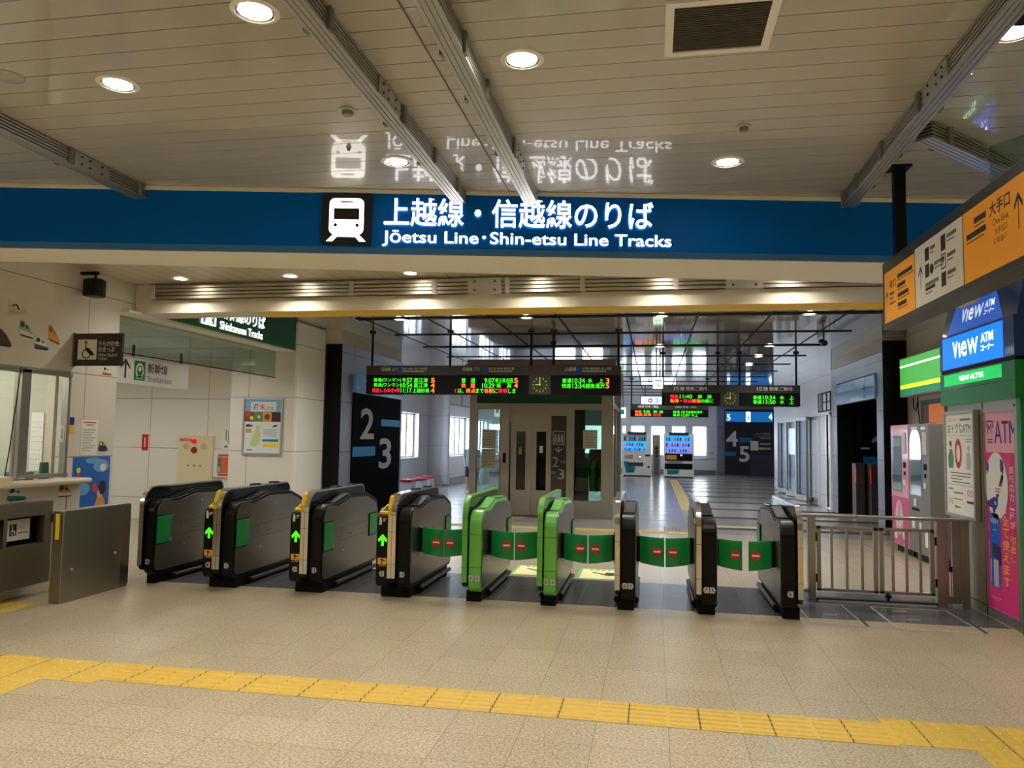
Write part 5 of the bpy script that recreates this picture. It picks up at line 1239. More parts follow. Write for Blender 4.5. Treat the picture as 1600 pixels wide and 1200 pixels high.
notice(-3.385, -3.10, 1.335, 1.71, 15.03, 'upper paper notice taped on the left lift glass'); notice(-3.385, -3.10, .94, 1.325, 15.03, 'lower paper notice taped on the left lift glass')
notice(-1.35, -1.07, 1.36, 1.73, 15.04, 'paper notice taped on the right lift glass')
one('lift_mat', MB().m(tact_in).box(-2.76, -2.45, 14.55, 14.95, 0, .006), 'small yellow dotted mat on the floor at the lift door', 'tactile mat', (-2.6, 14.75, 0))

# ------------------------------------------------------------------ departure displays
def clock(t, f, cx, cz, r):
    mb = MB().m(M('clock_olive', (54, 62, 20), .5)); f.disc(mb, cx, cz, r * 1.1, .002, 32); c = mb.build('clock_face', t)
    mb = MB().m(M('clock_marks', (170, 190, 60), .5, emit=(150, 175, 40), es=.35))
    for i in range(12):
        a = math.radians(30 * i); s_ = r * .05
        p, q = (cx + r * .78 * math.sin(a), cz + r * .78 * math.cos(a)), (cx + r * .97 * math.sin(a), cz + r * .97 * math.cos(a)); n_ = (math.cos(a) * s_, -math.sin(a) * s_)
        f.poly(mb, [(p[0]-n_[0], p[1]-n_[1]), (p[0]+n_[0], p[1]+n_[1]), (q[0]+n_[0], q[1]+n_[1]), (q[0]-n_[0], q[1]-n_[1])], .003)
    mb.build('hour_marks', c)
    mb = MB().m(M('clock_hands', (210, 220, 110), .5, emit=(200, 215, 90), es=.5)); f.rect(mb, cx - r * .035, cx + r * .035, cz - r * .1, cz + r * .92, .004); f.rect(mb, cx - r * .6, cx + r * .1, cz - r * .045, cz + r * .045, .004); mb.build('hands', c)
def display(name, label, y, x0, x1, z0, z1, zh, poles, zc=3.45):
    t = E(name, label, 'departure display', ((x0 + x1) / 2, y + .15, z0))
    MB().m(matte_black).box(x0, x1, y, y + .3, z0, z1).build('casing', t)
    MB().m(M('display_head', (58, 57, 54), .45)).box(x0, x1, y - .006, y, zh, z1).build('head_panel', t)
    for p in poles: MB().m(satin_black).cyl((p, y + .15, z1), (p, y + .15, zc), .022, 10).cyl((p, y + .15, zc - .03), (p, y + .15, zc - .001), .06, 12).build('pole', t)
    return t
yb = 13.1
t = display('departure_display', 'long black departure display with clock hanging before the lift', yb, -5.125, -.545, 2.31, 2.82, 2.65, (-5.08, -3.60, -2.12, -1.72, -.59))
f = FR(-5.125, yb - .001, 2.31); fh = FR(-5.125, yb - .007, 2.31)
S_ = 4.58 / 397.0   # metres per picture pixel across this board
MB().m(sign_grey).box(-2.13, -1.75, yb - .008, yb, 2.315, 2.81).build('clock_bay', t); clock(t, FR(-5.125, yb - .009, 2.31), 3.19, .17, .135)
def led(t, f, items):
    ms = {}
    for m_, s_, x, z, w_, h_ in items:
        ms.setdefault(m_.name, MB().m(m_)); f.text(ms[m_.name], s_, x, z, w_, h_, .002)
    for k_ in ms: ms[k_].build('led_text', t)
G, O, Rr = green_led, orange_led, red_led
r1, r2, r3, hh = .205, .115, .022, .08
led(t, f, [(G, '普通(ワンマン)', .14, r1, .52, hh), (G, '9:57', .69, r1, .18, hh), (G, '直江津', .90, r1, .26, hh), (O, '5', 1.22, r1, .07, hh),
           (G, '普通(ワンマン)', .14, r2, .52, hh), (G, '10:54', .66, r2, .21, hh), (G, '直江津', .90, r2, .26, hh), (O, '4', 1.22, r2, .07, hh),
           (Rr, '特急しらゆき4号', .12, r3, .52, hh), (G, '11:17', .66, r3, .20, hh), (G, '上越妙高', .88, r3, .31, hh), (O, '4', 1.22, r3, .07, hh),
           (G, '普', 1.78, r1, .08, hh), (G, '通', 1.95, r1, .08, hh), (G, '9:07', 2.20, r1, .18, hh), (G, '東三条吉田', 2.39, r1, .32, hh), (O, '5', 2.73, r1, .07, hh),
           (O, '快', 1.78, r2, .08, hh), (O, '速', 1.95, r2, .08, hh), (G, '10:29', 2.16, r2, .22, hh), (G, '新', 2.42, r2, .08, hh), (G, '潟', 2.60, r2, .08, hh), (O, '4', 2.73, r2, .07, hh),
           (G, 'は、', 1.72, r3, .10, hh), (O, '終点', 1.87, r3, .17, hh), (G, 'まで', 2.05, r3, .14, hh), (O, '各駅', 2.20, r3, .16, hh), (G, 'に', 2.37, r3, .07, hh), (Rr, '停車', 2.45, r3, .16, hh), (G, 'しま', 2.63, r3, .13, hh), (Rr, 'く', 1.66, r3, .03, hh),
           (G, '普通', 3.58, r1, .16, hh), (G, '10:34', 3.76, r1, .21, hh), (G, '水', 4.02, r1, .08, hh), (G, '上', 4.21, r1, .08, hh), (O, '3', 4.33, r1, .06, hh),
           (G, '快速', 3.57, r2, .16, hh), (G, '12:34', 3.76, r2, .21, hh), (G, '越後湯沢', 3.98, r2, .33, hh), (O, '5', 4.33, r2, .06, hh)])
mb = MB().m(M('head_text', (236, 228, 210), .6))
for x, s_ in ((.28, '信越線 上り'), (1.80, '信越線 下り'), (3.62, '上越線')): fh.text(mb, s_, x, .41, .31 if len(s_) > 3 else .2, .07, .002)
for x, s_ in ((.68, '新井･高田･直江津方面'), (2.27, '東三条･新津･新潟方面'), (3.92, '小千谷･越後湯沢･水上方面')): fh.text(mb, s_, x, .43, .46 if x < 3.9 else .5, .045, .002); fh.rect(mb, x, x + .42, .40, .412, .002)
mb.build('head_lettering', t)
mb = MB().m(M('head_blue', (0, 76, 150), .5))
for x in (.60, 2.17, 3.82): fh.rect(mb, x, x + .085, .365, .49, .002)
mb.build('line_colour_mark', t)
yb = 16.8
t = display('departure_display', 'black departure display with clock for tracks 2 and 3 over the corridor', yb, .19, 3.04, 2.30, 2.742, 2.58, (.215, 1.38, 1.83, 2.99))
f = FR(.19, yb - .001, 2.30); fh = FR(.19, yb - .007, 2.30)
MB().m(sign_grey).box(1.42, 1.80, yb - .008, yb, 2.305, 2.735).build('clock_bay', t); clock(t, FR(.19, yb - .009, 2.30), 1.43, .165, .13)
led(t, f, [(Rr, '特急', .18, .155, .17, .08), (G, '11:40', .38, .155, .26, .08), (G, '新', .76, .155, .09, .08), (G, '潟', .95, .155, .09, .08), (O, '新津・', .18, .06, .24, .08), (Rr, '終点', .46, .06, .17, .08), (O, '新潟', .64, .06, .17, .08), (G, 'の順に', .82, .06, .26, .08),
           (G, '普通', 1.90, .145, .17, .08), (G, '10:34', 2.10, .145, .25, .08), (G, '水', 2.44, .145, .09, .08), (G, '上', 2.63, .145, .09, .08), (G, '普通', 1.90, .05, .17, .08), (G, '13:50', 2.10, .05, .25, .08), (G, '水', 2.44, .05, .09, .08), (G, '上', 2.63, .05, .09, .08)])
mb = MB().m(M('head_text2', (244, 240, 230), .6)); fh.text(mb, '2番線 発車ご案内', .25, .325, .70, .085, .002, bold=.01); fh.text(mb, '3番線 発車ご案内', 1.97, .325, .72, .085, .002, bold=.01); mb.build('head_lettering', t)
yb = 24.0
t = display('departure_display', 'smaller black departure display far down the corridor above the drinks machines', yb, -.69, 1.67, 2.26, 2.65, 2.48, (-.66, 1.64))
f = FR(-.69, yb - .001, 2.26); fh = FR(-.69, yb - .007, 2.26)
led(t, f, [(O, '快速', .14, .115, .2, .08), (G, '9:50', .40, .115, .20, .08), (G, '新 潟', .70, .115, .3, .08), (O, '長岡 新津 ', .14, .02, .5, .08), (Rr, '新潟', .70, .02, .24, .08), (G, '普通', 1.30, .115, .2, .08), (G, '10:34', 1.55, .115, .26, .08), (G, '越後湯沢', 1.82, .115, .36, .08), (G, '普通', 1.30, .02, .2, .08), (G, '12:07', 1.55, .02, .26, .08), (G, '水上', 1.85, .02, .2, .08)])
mb = MB().m(MATS['head_text2']); fh.text(mb, '4番線 発車ご案内', .22, .27, .64, .08, .002); fh.text(mb, '5番線 発車ご案内', 1.36, .27, .64, .08, .002); mb.build('head_lettering', t)
# exit sign
t = E('exit_sign', 'small white lit exit sign with a green double arrow hung from two rods', 'exit sign', (.11, 16.45, 2.64))
MB().m(M('exit_lit', (235, 255, 245), .4, emit=(225, 255, 240), es=1.1)).box(0, .205, 16.4, 16.5, 2.64, 2.875).build('lit_box', t)
f = FR(0, 16.398, 2.64); mb = MB().m(M('exit_green', (0, 150, 110), .4, emit=(0, 150, 110), es=.4)); f.poly(mb, [(.03,.165),(.07,.20),(.07,.178),(.145,.178),(.145,.20),(.185,.165),(.145,.13),(.145,.152),(.07,.152),(.07,.13)], .001); f.rect(mb, .085, .13, .05, .08, .001); mb.build('arrow', t)
MB().m(satin_black).cyl((.07, 16.45, 2.875), (.07, 16.45, 3.45), .012, 8).cyl((.145, 16.45, 2.875), (.145, 16.45, 3.45), .012, 8).build('rod', t)
t = E('lit_advert', 'small lit white advert panel with blue swirls far down the corridor', 'sign', (-.05, 30.1, 2.9))
MB().m(matte_black).box(-.48, .9, 30.05, 30.2, 2.88, 3.24).m(M('advert_lit', (240, 248, 255), .4, emit=(235, 245, 255), es=1.6)).box(-.45, .87, 30.04, 30.05, 2.91, 3.21).build('panel', t)
f = FR(-.45, 30.038, 2.91); mb = MB().m(bar_blue); f.ring(mb, .35, .15, .04, .09, .001); mb.m(cyan_lit); f.ring(mb, .55, .15, .06, .11, .001, 20, -110, 110); mb.m(ink); f.text(mb, 'や', .84, .08, .16, .14, .001); mb.build('print', t)
MB().m(satin_black).cyl((-.3, 30.12, 3.24), (-.3, 30.12, 3.45), .015, 8).cyl((.7, 30.12, 3.24), (.7, 30.12, 3.45), .015, 8).build('rod', t)
one('small_lit_sign', MB().m(MATS['exit_lit']).box(-1.25, -1.02, 29.5, 29.56, 2.36, 2.76).m(MATS['exit_green']).box(-1.2, -1.08, 29.495, 29.5, 2.5, 2.68).m(satin_black).cyl((-1.13, 29.53, 2.76), (-1.13, 29.53, 3.448), .012, 8), 'tiny lit green and white sign beside the farthest display', 'sign', (-1.13, 29.53, 2.36))
t = E('corridor_sign', 'dark grey sign board jutting out behind the glass lift', 'sign', (-1.4, 30, 2.17))
MB().m(dgrey).box(-1.75, -1.25, 30.0, 30.1, 2.15, 2.85).build('board', t); f = FR(-1.75, 29.998, 2.15); mb = MB().m(lgrey); f.rect(mb, .28, .42, .5, .62, .001); f.rect(mb, .28, .42, .22, .34, .001); mb.build('symbol', t); MB().m(satin_black).cyl((-1.5, 30.05, 2.85), (-1.5, 30.05, 3.448), .015, 8).build('rod', t)
one('corridor_pillar', MB().m(M('pillar_grey', (170, 168, 176), .35, .4)).box(-1.75, -1.42, 31.5, 32.0, 0, 3.449), 'slim metallic pillar edge right behind the glass lift', 'pillar', (-1.6, 31.7, 0))

# ------------------------------------------------------------------ drinks machines at the far end
def drinks(x0, y, label, kind):
    W, H = 1.22, 1.82
    t = E('drinks_machine', label, 'vending machine', (x0 + W / 2, y + .35, 0), 'drinks machines at the far end')
    MB().m(white).box(x0, x0 + W, y, y + .7, .04, H).m(matte_black).box(x0 + .05, x0 + W - .05, y + .03, y + .67, 0, .04).build('cabinet', t, bevel=.012)
    f = FR(x0, y - .001, 0)
    wd = 1.02 if kind == 0 else 1.10
    rows = ((1.48, 1.72), (1.26, 1.46), (1.05, 1.24)) if kind == 0 else ((1.48, 1.72), (1.25, 1.47), (1.03, 1.24))
    for i, (a, b) in enumerate(rows):
        mb = MB().m((cyan_lit if kind == 0 else violet_lit) if i else (sky_print if kind == 0 else MATS['cyan_lit_shelf'])); f.rect(mb, .06, wd, a, b, .002); s_ = mb.build('shelf', t)
        mb = MB()
        for k_ in range(9):
            mb.m((can_a, can_b, can_c, can_d)[(k_ * 7 + i * 3 + kind) % 4]); xx = .09 + k_ * (wd - .16) / 8.5
            f.slab(mb, xx, xx + .06, a + .02, b - .06 - .02 * (k_ % 2), .002, .03)
        mb.build('sample_drinks', s_)
    mb = MB().m(dark_print); f.slab(mb, .22, 1.0, 1.74, 1.86, 0, .03); mb.build('top_sign', t)
    if kind == 0:
        mb = MB().m(paper); f.rect(mb, .16, .42, .92, .98, .002); mb.m(orange_print); f.rect(mb, .25, .45, .72, .90, .002); mb.m(sky_print); f.rect(mb, .1, .25, .72, .88, .002); mb.m(dark_print); f.rect(mb, .68, .80, .74, .84, .003); f.rect(mb, .95, 1.16, .84, .92, .003); f.rect(mb, 1.05, 1.15, .36, .44, .003); mb.m(white_led); f.rect(mb, .70, .78, .79, .83, .004); mb.build('button_panel', t)
        mb = MB().m(M('slot_brown', (74, 66, 60), .4)); f.rect(mb, .25, .88, .42, .58, .003); mb.build('delivery_slot', t); mb = MB().m(teal); f.poly(mb, [(.06,.62),(.28,.62),(.26,.44),(.56,.40),(.50,.16),(.18,.14)], .002); mb.build('teal_print', t)
    else:
        mb = MB().m(matte_black); f.rect(mb, .05, 1.16, .68, .98, .003); mb.m(orange_print); f.rect(mb, .10, .52, .74, .92, .004); mb.m(white_led); f.rect(mb, .68, .74, .90, .94, .004); mb.build('button_panel', t)
        mb = MB().m(matte_black); f.rect(mb, .04, 1.16, .34, .58, .003); mb.build('delivery_slot', t); mb = MB().m(teal); f.poly(mb, [(.1,.66),(.78,.66),(.72,.60),(.12,.60)], .002); f.poly(mb, [(.12,.32),(.64,.32),(.58,.14),(.16,.12)], .002); mb.build('teal_print', t)
drinks(-1.27, 32.5, 'left drinks machine with blue lit shelves at the far end', 0)
drinks(.45, 32.3, 'right drinks machine with violet lit shelves at the far end', 1)
t = E('recycling_bin', 'slim grey recycling bin with three round holes between the drinks machines', 'bin', (.15, 32.7, 0))
MB().m(M('bin_grey', (150, 144, 132), .45)).box(-.02, .31, 32.5, 32.9, 0, 1.75).build('bin_body', t, bevel=.01)
MB().m(M('bin_panel', (104, 96, 88), .45)).box(.06, .24, 32.495, 32.5, .05, 1.3).build('front_panel', t)
for z in (1.18, 1.02, .87): MB().m(matte_black).cyl((.15, 32.488, z), (.15, 32.495, z), .05, 16).build('hole', t)

# ------------------------------------------------------------------ far platform board 4-5
t = E('platform_board', 'dark board with large white numerals 4 and 5 at the corridor end', 'sign', (4.2, 35.2, 0))
MB().m(M('board_violet_black', (38, 34, 42), .3)).box(3.15, 5.40, 35.18, 35.249, .05, 2.95).build('board', t)
f = FR(3.15, 35.178, 0); mb = MB().m(num_white); f.text(mb, '4', .06, 1.30, .50, .68, .001, bold=.02); f.text(mb, '5', .62, .62, .44, .70, .001, bold=.02); mb.build('numeral', t)
mb = MB().m(bar_blue); f.rect(mb, .62, 1.16, 1.50, 1.70, .001); f.rect(mb, .0, .48, .88, 1.06, .001); mb.build('blue_bar', t)
mb = MB().m(paper); f.slab(mb, 1.10, 1.44, 1.14, 1.56, 0, .004); mb.build('paper_sheet', t); mb = MB().m(lgrey); f.text(mb, 'しなの鉄道', 1.24, 1.83, .70, .09, .001); f.rect(mb, 1.22, 1.95, 1.75, 1.765, .001); f.rect(mb, 1.5, 1.95, 1.66, 1.69, .001); f.rect(mb, 1.5, 1.95, 1.40, 1.46, .001); f.rect(mb, 1.68, 1.95, 1.18, 1.27, .001); mb.m(yel_print); f.rect(mb, 1.46, 1.7, 1.18, 1.27, .0012); mb.build('lettering', t)
MB().m(M('board_violet', (66, 58, 76), .3)).box(4.25, 5.38, 35.172, 35.18, .06, .95).build('lower_panel', t)
mb = MB().m(blue_lit); f.slab(mb, .04, 2.05, 2.40, 2.84, 0, .05); ls = mb.build('stairs_light_sign', t); mb = MB().m(white_led); f.text(mb, '5', .10, 2.46, .14, .26, .052); f.text(mb, '4', 1.88, 2.50, .14, .26, .052); f.rect(mb, .92, 1.10, 2.40, 2.83, .052); mb.m(ink); f.poly(mb, [(.96,2.6),(1.06,2.6),(1.01,2.46)], .054); f.rect(mb, .99, 1.03, 2.6, 2.74, .054); mb.build('lettering', ls)

# ------------------------------------------------------------------ folding glass panels and doorway on the right
t = E('folding_glass_doors', 'row of steel framed folding glass panels along the right wall', 'glass doors', (4.0, 22.9, 0))
n = 7; ys = [25.5 - i * (25.5 - 20.2) / n for i in range(n + 1)]
for i in range(n):
    ya, yb2 = ys[i], ys[i + 1]; xa, xb = (4.02, 3.78) if i % 2 == 0 else (3.78, 4.02)
    d = Vector((xb - xa, yb2 - ya, 0)).normalized(); nn = Vector((-d.y, d.x, 0)); L = math.hypot(xb - xa, yb2 - ya)
    ff = Face((xa, ya, 0), d, nn); mb = MB().m(ss)
    ff.slab(mb, 0, .06, .02, 2.2, 0, .05); ff.slab(mb, L - .06, L, .02, 2.2, 0, .05); ff.slab(mb, .06, L - .06, 2.12, 2.2, 0, .05); ff.slab(mb, .06, L - .06, .02, .16, 0, .05)
    p = mb.build('panel_frame', t); mb = MB().m(win_glass); ff.slab(mb, .06, L - .06, .16, 2.12, .02, .028); mb.build('glass_pane', p)
t = E('glass_doorway', 'white framed glass doorway with a barred transom next to the dark portal', 'doorway', (4.05, 19.3, 0))
MB().m(white).box(4.02, 4.1, 18.62, 18.72, 0, 2.25).box(4.02, 4.1, 19.9, 20.0, 0, 2.25).box(4.02, 4.1, 18.62, 20.0, 2.2, 2.27).build('door_frame', t)
MB().m(lift_steel).box(4.08, 4.12, 19.3, 19.36, .02, 2.2).build('door_stile', t); MB().m(green_glass).box(4.1, 4.108, 18.72, 19.3, .02, 1.2).build('frosted_pane', t)
mb = MB().m(matte_black)
for y0, y1, z0, z1 in ((18.64, 19.98, 2.29, 2.32), (18.64, 19.98, 2.72, 2.75), (18.64, 18.67, 2.32, 2.72), (19.95, 19.98, 2.32, 2.72), (19.05, 19.08, 2.32, 2.72), (19.5, 19.53, 2.32, 2.72), (18.66, 19.5, 2.5, 2.52)): mb.box(4.03, 4.048, y0, y1, z0, z1)
mb.m(mgrey).box(4.04, 4.049, 19.53, 19.95, 2.32, 2.72); mb.build('transom', t)

# ------------------------------------------------------------------ tactile paving
def stud_field(mb, x0, x1, y0, y1, pitch=.060, r=.014, h=.005):
    nx = int((x1 - x0) / pitch); ny = int((y1 - y0) / pitch)
    for i in range(nx):
        for j in range(ny):
            cx = x0 + (i + .5) * (x1 - x0) / nx; cy = y0 + (j + .5) * (y1 - y0) / ny; a = len(mb.v)
            vs = [(cx + r * math.cos(PI * k_ / 4), cy + r * math.sin(PI * k_ / 4), .0025) for k_ in range(8)] + [(cx + r * .6 * math.cos(PI * k_ / 4), cy + r * .6 * math.sin(PI * k_ / 4), .0025 + h) for k_ in range(8)]
            mb.add(vs, [tuple(range(8, 16))] + [(k_, (k_ + 1) % 8, 8 + (k_ + 1) % 8, 8 + k_) for k_ in range(8)])
mb = MB().m(tact)
mb.box(-3.43, 1.265, 4.37, 4.705, 0, .0025)
xj = [-3.43] + [-.6935 + .391 * i for i in range(-7, 6)]
xs = sorted(set([round(v, 4) for v in xj if -3.44 < v < 1.27])) + [1.265]
for a, b in zip(xs[:-1], xs[1:]):
    if b - a < .05: continue
    for k_ in range(5):
        yy = 4.40 + k_ * .066; mb.prism([(yy - .014, .0025), (yy - .009, .009), (yy + .009, .009), (yy + .014, .0025)], 'x', a + .012, b - .012)
mb.box(-4.6, -3.43, 4.30, 4.70, 0, .0025).box(-4.6, -3.785, 2.5, 4.30, 0, .0025); stud_field(mb, -4.6, -3.43, 4.37, 4.70); stud_field(mb, -4.6, -3.79, 3.3, 4.37)
mb.box(1.265, 3.0, 4.40, 4.78, 0, .0025).box(1.64, 2.05, 2.8, 4.40, 0, .0025); stud_field(mb, 1.27, 3.0, 4.40, 4.78); stud_field(mb, 1.64, 2.05, 3.0, 4.40)
one('tactile_paving', mb, 'yellow tactile guiding strip crossing the foreground floor', 'tactile paving', (-1, 4.5, 0))
mb = MB().m(tact).box(-5.86, -5.45, 5.74, 6.08, 0, .0025); stud_field(mb, -5.86, -5.46, 5.74, 6.08)
one('tactile_paving', mb, 'yellow dotted paving patch at the left edge before the steel panel', 'tactile paving', (-5.7, 5.9, 0))
mb = MB().m(tact).box(-5.84, -5.42, 6.56, 6.96, 0, .0025); stud_field(mb, -5.84, -5.42, 6.56, 6.96)
one('tactile_paving', mb, 'yellow dotted paving patch behind the steel panel under the swing barrier', 'tactile paving', (-5.6, 6.8, 0))
mb = MB().m(tact_in).box(-4.4, .25, 13.1, 13.4, 0, .003).box(.25, .6, 13.1, 13.4, 0, .003).box(1.0, 2.2, 14.3, 14.6, 0, .003)
for k_ in range(4): mb.box(-4.4, .25, 13.13 + k_ * .07, 13.15 + k_ * .07, .003, .006)
one('tactile_paving', mb, 'dull yellow tactile strip crossing beyond the ticket gates', 'tactile paving', (-2, 13.2, 0))
mb = MB().m(tact_in).box(.64, .94, 17.5, 30.5, 0, .003)
for k_ in range(4): mb.box(.66 + k_ * .07, .685 + k_ * .07, 17.5, 30.5, .003, .006)
mb.m(tact_metal).box(.64, .94, 14.4, 17.5, 0, .002)
for j in range(40):
    for k_ in range(4): mb.box(.67 + k_ * .07, .69 + k_ * .07, 14.45 + j * .075, 14.50 + j * .075, .002, .006)
for i in range(8):
    for k_ in range(3): mb.box(.2 + i * .06, .23 + i * .06, 13.5 + k_ * .2, 13.62 + k_ * .2, 0, .005)
one('tactile_paving', mb, 'long tactile strip running down the corridor to the drinks machines', 'tactile paving', (.8, 22, 0))
def floor_sticker(x0, x1, y0, y1, label):
    t = E('floor_sticker', label, 'floor sticker', ((x0 + x1) / 2, (y0 + y1) / 2, 0), 'floor stickers behind the closed flaps')
    MB().m(M('sticker_edge', (120, 180, 100), .5)).box(x0, x1, y0, y1, 0, .002).m(M('sticker_cream', (226, 222, 160), .5)).box(x0 + .04, x1 - .02, y0 + .02, y1 - .04, .002, .003).build('sheet', t)
    mb = MB().m(dark_print); cx, cy = (x0 + x1) / 2 + .05, (y0 + y1) / 2 - .04
    mb.box(cx - .05, cx + .05, cy - .05, cy + .14, .003, .004); mb.poly([(cx - .22, cy + .12, .0042), (cx - .18, cy + .14, .0042), (cx, cy - .02, .0042), (cx, cy - .08, .0042)]); mb.poly([(cx + .22, cy + .12, .0042), (cx + .18, cy + .14, .0042), (cx, cy - .02, .0042), (cx, cy - .08, .0042)])
    mb.m(green_print)
    for i in range(5): mb.box(x0 + .12 + i * .07, x0 + .16 + i * .07, y1 - .12, y1 - .07, .003, .004)
    mb.build('arrow_print', t)
floor_sticker(-1.62, -1.0, 8.70, 9.36, 'cream and green floor sticker with a bent arrow behind the first lime gate')
floor_sticker(-.85, -.22, 8.66, 9.32, 'cream and green floor sticker with a bent arrow behind the second lime gate')

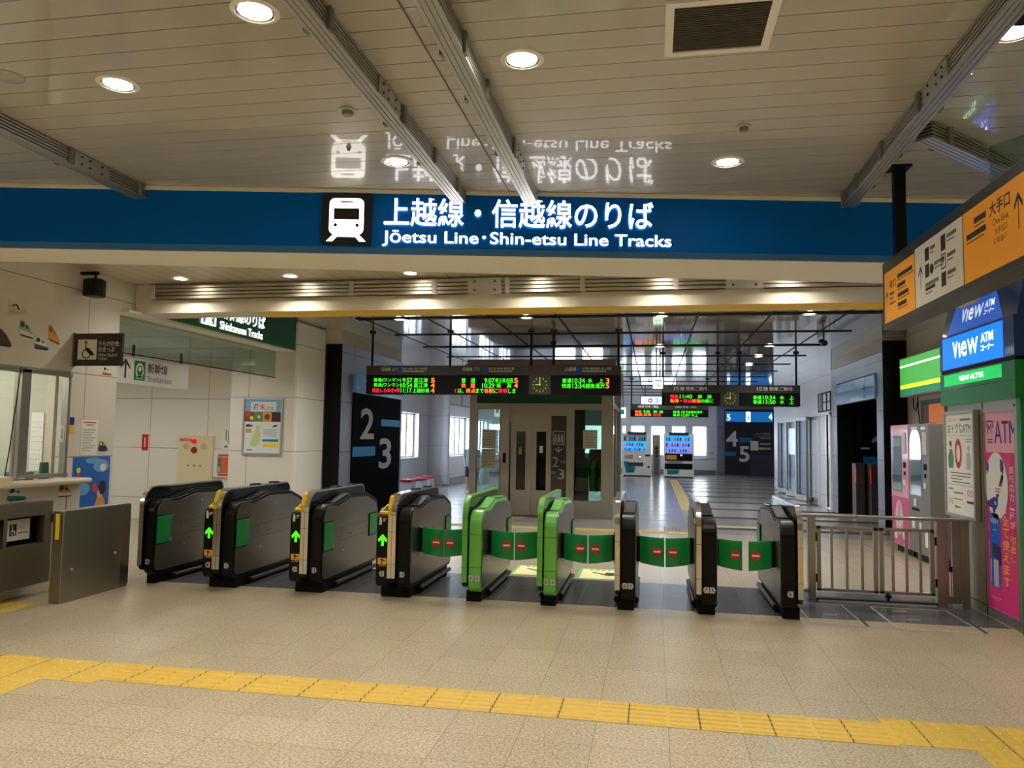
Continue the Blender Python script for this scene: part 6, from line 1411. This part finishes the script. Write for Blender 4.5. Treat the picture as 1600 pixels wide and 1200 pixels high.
# ------------------------------------------------------------------ person beyond the lift
def person():
    px, py = -4.93, 20.6; H_ = 1.46
    t = E('person', 'person in a teal shirt and navy shorts walking, half hidden behind the lift pillar', 'person', (px, py, 0))
    me = bpy.data.meshes.new('body'); k = H_
    J = {'pelvis': (0, 0, .50), 'waist': (0, .0, .60), 'chest': (0, .01, .74), 'neck': (0, .01, .84), 'headlow': (.01, .005, .885), 'head': (.015, .005, .945),
         'lh': (-.055, 0, .485), 'lk': (-.07, -.01, .27), 'la': (-.085, .02, .045), 'lt': (-.04, .01, .02), 'rh': (.055, 0, .485), 'rk': (.085, -.02, .27), 'ra': (.06, .0, .045), 'rt': (.12, -.01, .02),
         'ls': (-.105, .01, .80), 'le': (-.135, .03, .635), 'lw': (-.10, -.01, .49), 'lf': (-.085, -.02, .44), 'rs': (.105, .01, .80), 're': (.14, -.01, .635), 'rw': (.16, -.06, .49), 'rf': (.165, -.075, .44)}
    Rd = {'pelvis': .075, 'waist': .068, 'chest': .078, 'neck': .032, 'headlow': .045, 'head': .055, 'lh': .055, 'lk': .036, 'la': .022, 'lt': .022, 'rh': .055, 'rk': .036, 'ra': .022, 'rt': .022,
          'ls': .038, 'le': .026, 'lw': .018, 'lf': .020, 'rs': .038, 're': .026, 'rw': .018, 'rf': .020}
    Ed = [('pelvis','waist'),('waist','chest'),('chest','neck'),('neck','headlow'),('headlow','head'),('pelvis','lh'),('lh','lk'),('lk','la'),('la','lt'),('pelvis','rh'),('rh','rk'),('rk','ra'),('ra','rt'),('chest','ls'),('ls','le'),('le','lw'),('lw','lf'),('chest','rs'),('rs','re'),('re','rw'),('rw','rf')]
    ks = list(J); me.from_pydata([tuple(c * k for c in J[q]) for q in ks], [(ks.index(a), ks.index(b)) for a, b in Ed], [])
    me.materials.append(skin)
    o = bpy.data.objects.new('body', me); COL.objects.link(o); o.parent = t
    md = o.modifiers.new('skin', 'SKIN'); md.use_smooth_shade = True
    for i, q in enumerate(ks):
        sv = me.skin_vertices[0].data[i]; sv.radius = (Rd[q] * k, Rd[q] * k * (.8 if q in ('chest', 'waist', 'pelvis') else 1)); sv.use_root = (q == 'pelvis')
    o.modifiers.new('sub', 'SUBSURF').levels = 2; o.modifiers['sub'].render_levels = 2
    def ell(nm, mat, c, r, zlo=-1, zhi=1, n=20):
        prof = []; vs = []; fs = []
        m_ = 10
        for j in range(m_ + 1):
            z = zlo + (zhi - zlo) * j / m_; rr = math.sqrt(max(0, 1 - z * z))
            for i in range(n): a = 2 * PI * i / n; vs.append((px + (c[0] + r[0] * rr * math.cos(a)) * k, py + (c[1] + r[1] * rr * math.sin(a)) * k, (c[2] + r[2] * z) * k))
        for j in range(m_):
            for i in range(n): fs.append((j*n+i, j*n+(i+1)%n, (j+1)*n+(i+1)%n, (j+1)*n+i))
        return MB().m(mat).add(vs, fs).build(nm, t, smooth=True)
    ell('hair', hair, (.004, .012, .955), (.066, .068, .062), -.25, 1)
    mb = MB().m(shirt)
    for sec in ([(.0,.005,.47),(.0,.005,.56),(0,.01,.68),(0,.012,.78),(0,.012,.825),(0,.012,.845)],):
        rad = [(.105,.080),(.098,.075),(.108,.082),(.118,.075),(.085,.055),(.042,.042)]; n_ = 20; vs = []; fs = []
        for c, r in zip(sec, rad):
            for i in range(n_): a = 2*PI*i/n_; vs.append((px+(c[0]+r[0]*math.cos(a))*k, py+(c[1]+r[1]*math.sin(a))*k, c[2]*k))
        for j in range(len(sec)-1):
            for i in range(n_): fs.append((j*n_+i, j*n_+(i+1)%n_, (j+1)*n_+(i+1)%n_, (j+1)*n_+i))
        mb.add(vs, fs)
    for s_, e in (('ls','le'),('rs','re')):
        a = Vector(J[s_]) * k + Vector((px, py, 0)); b = a.lerp(Vector(J[e]) * k + Vector((px, py, 0)), .75); mb.cyl(a + Vector((0, 0, .01)), b, .052 * k, 14, .045 * k)
    mb.build('shirt', t, smooth=True)
    mb = MB().m(shorts)
    for h_, kn in (('lh','lk'),('rh','rk')):
        a = Vector(J[h_]) * k + Vector((px, py, .03)); b = (Vector(J[h_]) * k).lerp(Vector(J[kn]) * k, .85) + Vector((px, py, 0)); mb.cyl(a, b, .066 * k, 16, .052 * k)
    mb.build('shorts', t, smooth=True)
    for an, to in (('la', 'lt'), ('ra', 'rt')):
        a = Vector(J[an]); b = Vector(J[to]); mb = MB().m(shoe)
        c = (a + b) / 2; d_ = Vector((b.x - a.x, b.y - a.y, 0)).normalized(); w_ = Vector((-d_.y, d_.x, 0))
        P_ = lambda u_, v_, z_: tuple((Vector((c.x, c.y, 0)) + d_ * u_ + w_ * v_) * k + Vector((px, py, z_ * k)))
        q = [(-.055, -.026), (.05, -.030), (.085, -.014), (.085, .014), (.05, .030), (-.055, .026)]
        vs = [P_(u_, v_, 0) for u_, v_ in q] + [P_(u_ * .92, v_ * .9, .03) for u_, v_ in q] + [P_(u_ * .55 - .02, v_ * .7, .06) for u_, v_ in q]
        fs = [tuple(range(5, -1, -1)), tuple(range(12, 18))] + [(j * 6 + i, j * 6 + (i + 1) % 6, (j + 1) * 6 + (i + 1) % 6, (j + 1) * 6 + i) for j in (0, 1) for i in range(6)]
        mb.add(vs, fs).build('shoe', t, bevel=.006)
    # nose and eyes
    MB().m(skin).prism([(px + .064 * k, .93 * k), (px + .088 * k, .925 * k), (px + .066 * k, .955 * k)], 'y', py - .008 * k, py + .008 * k).build('nose', t)
    MB().m(hair).cyl((px + .055 * k, py - .032 * k, .955 * k), (px + .070 * k, py - .034 * k, .955 * k), .007 * k, 10).cyl((px + .055 * k, py + .030 * k, .955 * k), (px + .070 * k, py + .032 * k, .955 * k), .007 * k, 10).build('eyes', t)
    MB().m(M('lip', (180, 110, 100), .5)).box(px + .055 * k, px + .066 * k, py - .014 * k, py + .014 * k, .902 * k, .907 * k).build('mouth', t)
person()
t = E('shopping_bag', 'white plastic shopping bag seen through the left lift glass', 'bag', (-3.95, 19.5, .25))
mb = MB().m(bag_plastic).lathe([(0, .30), (.10, .30), (.14, .36), (.16, .5), (.13, .68), (.05, .85), (.03, .95)], (-4.55, 20.55, -.05), 14); mb.build('bag_body', t, smooth=True); MB().m(bag_plastic).tube([(-4.57, 20.55, .88), (-4.63, 20.52, .78), (-4.68, 20.49, .70)], .008, 6).build('bag_handle', t)
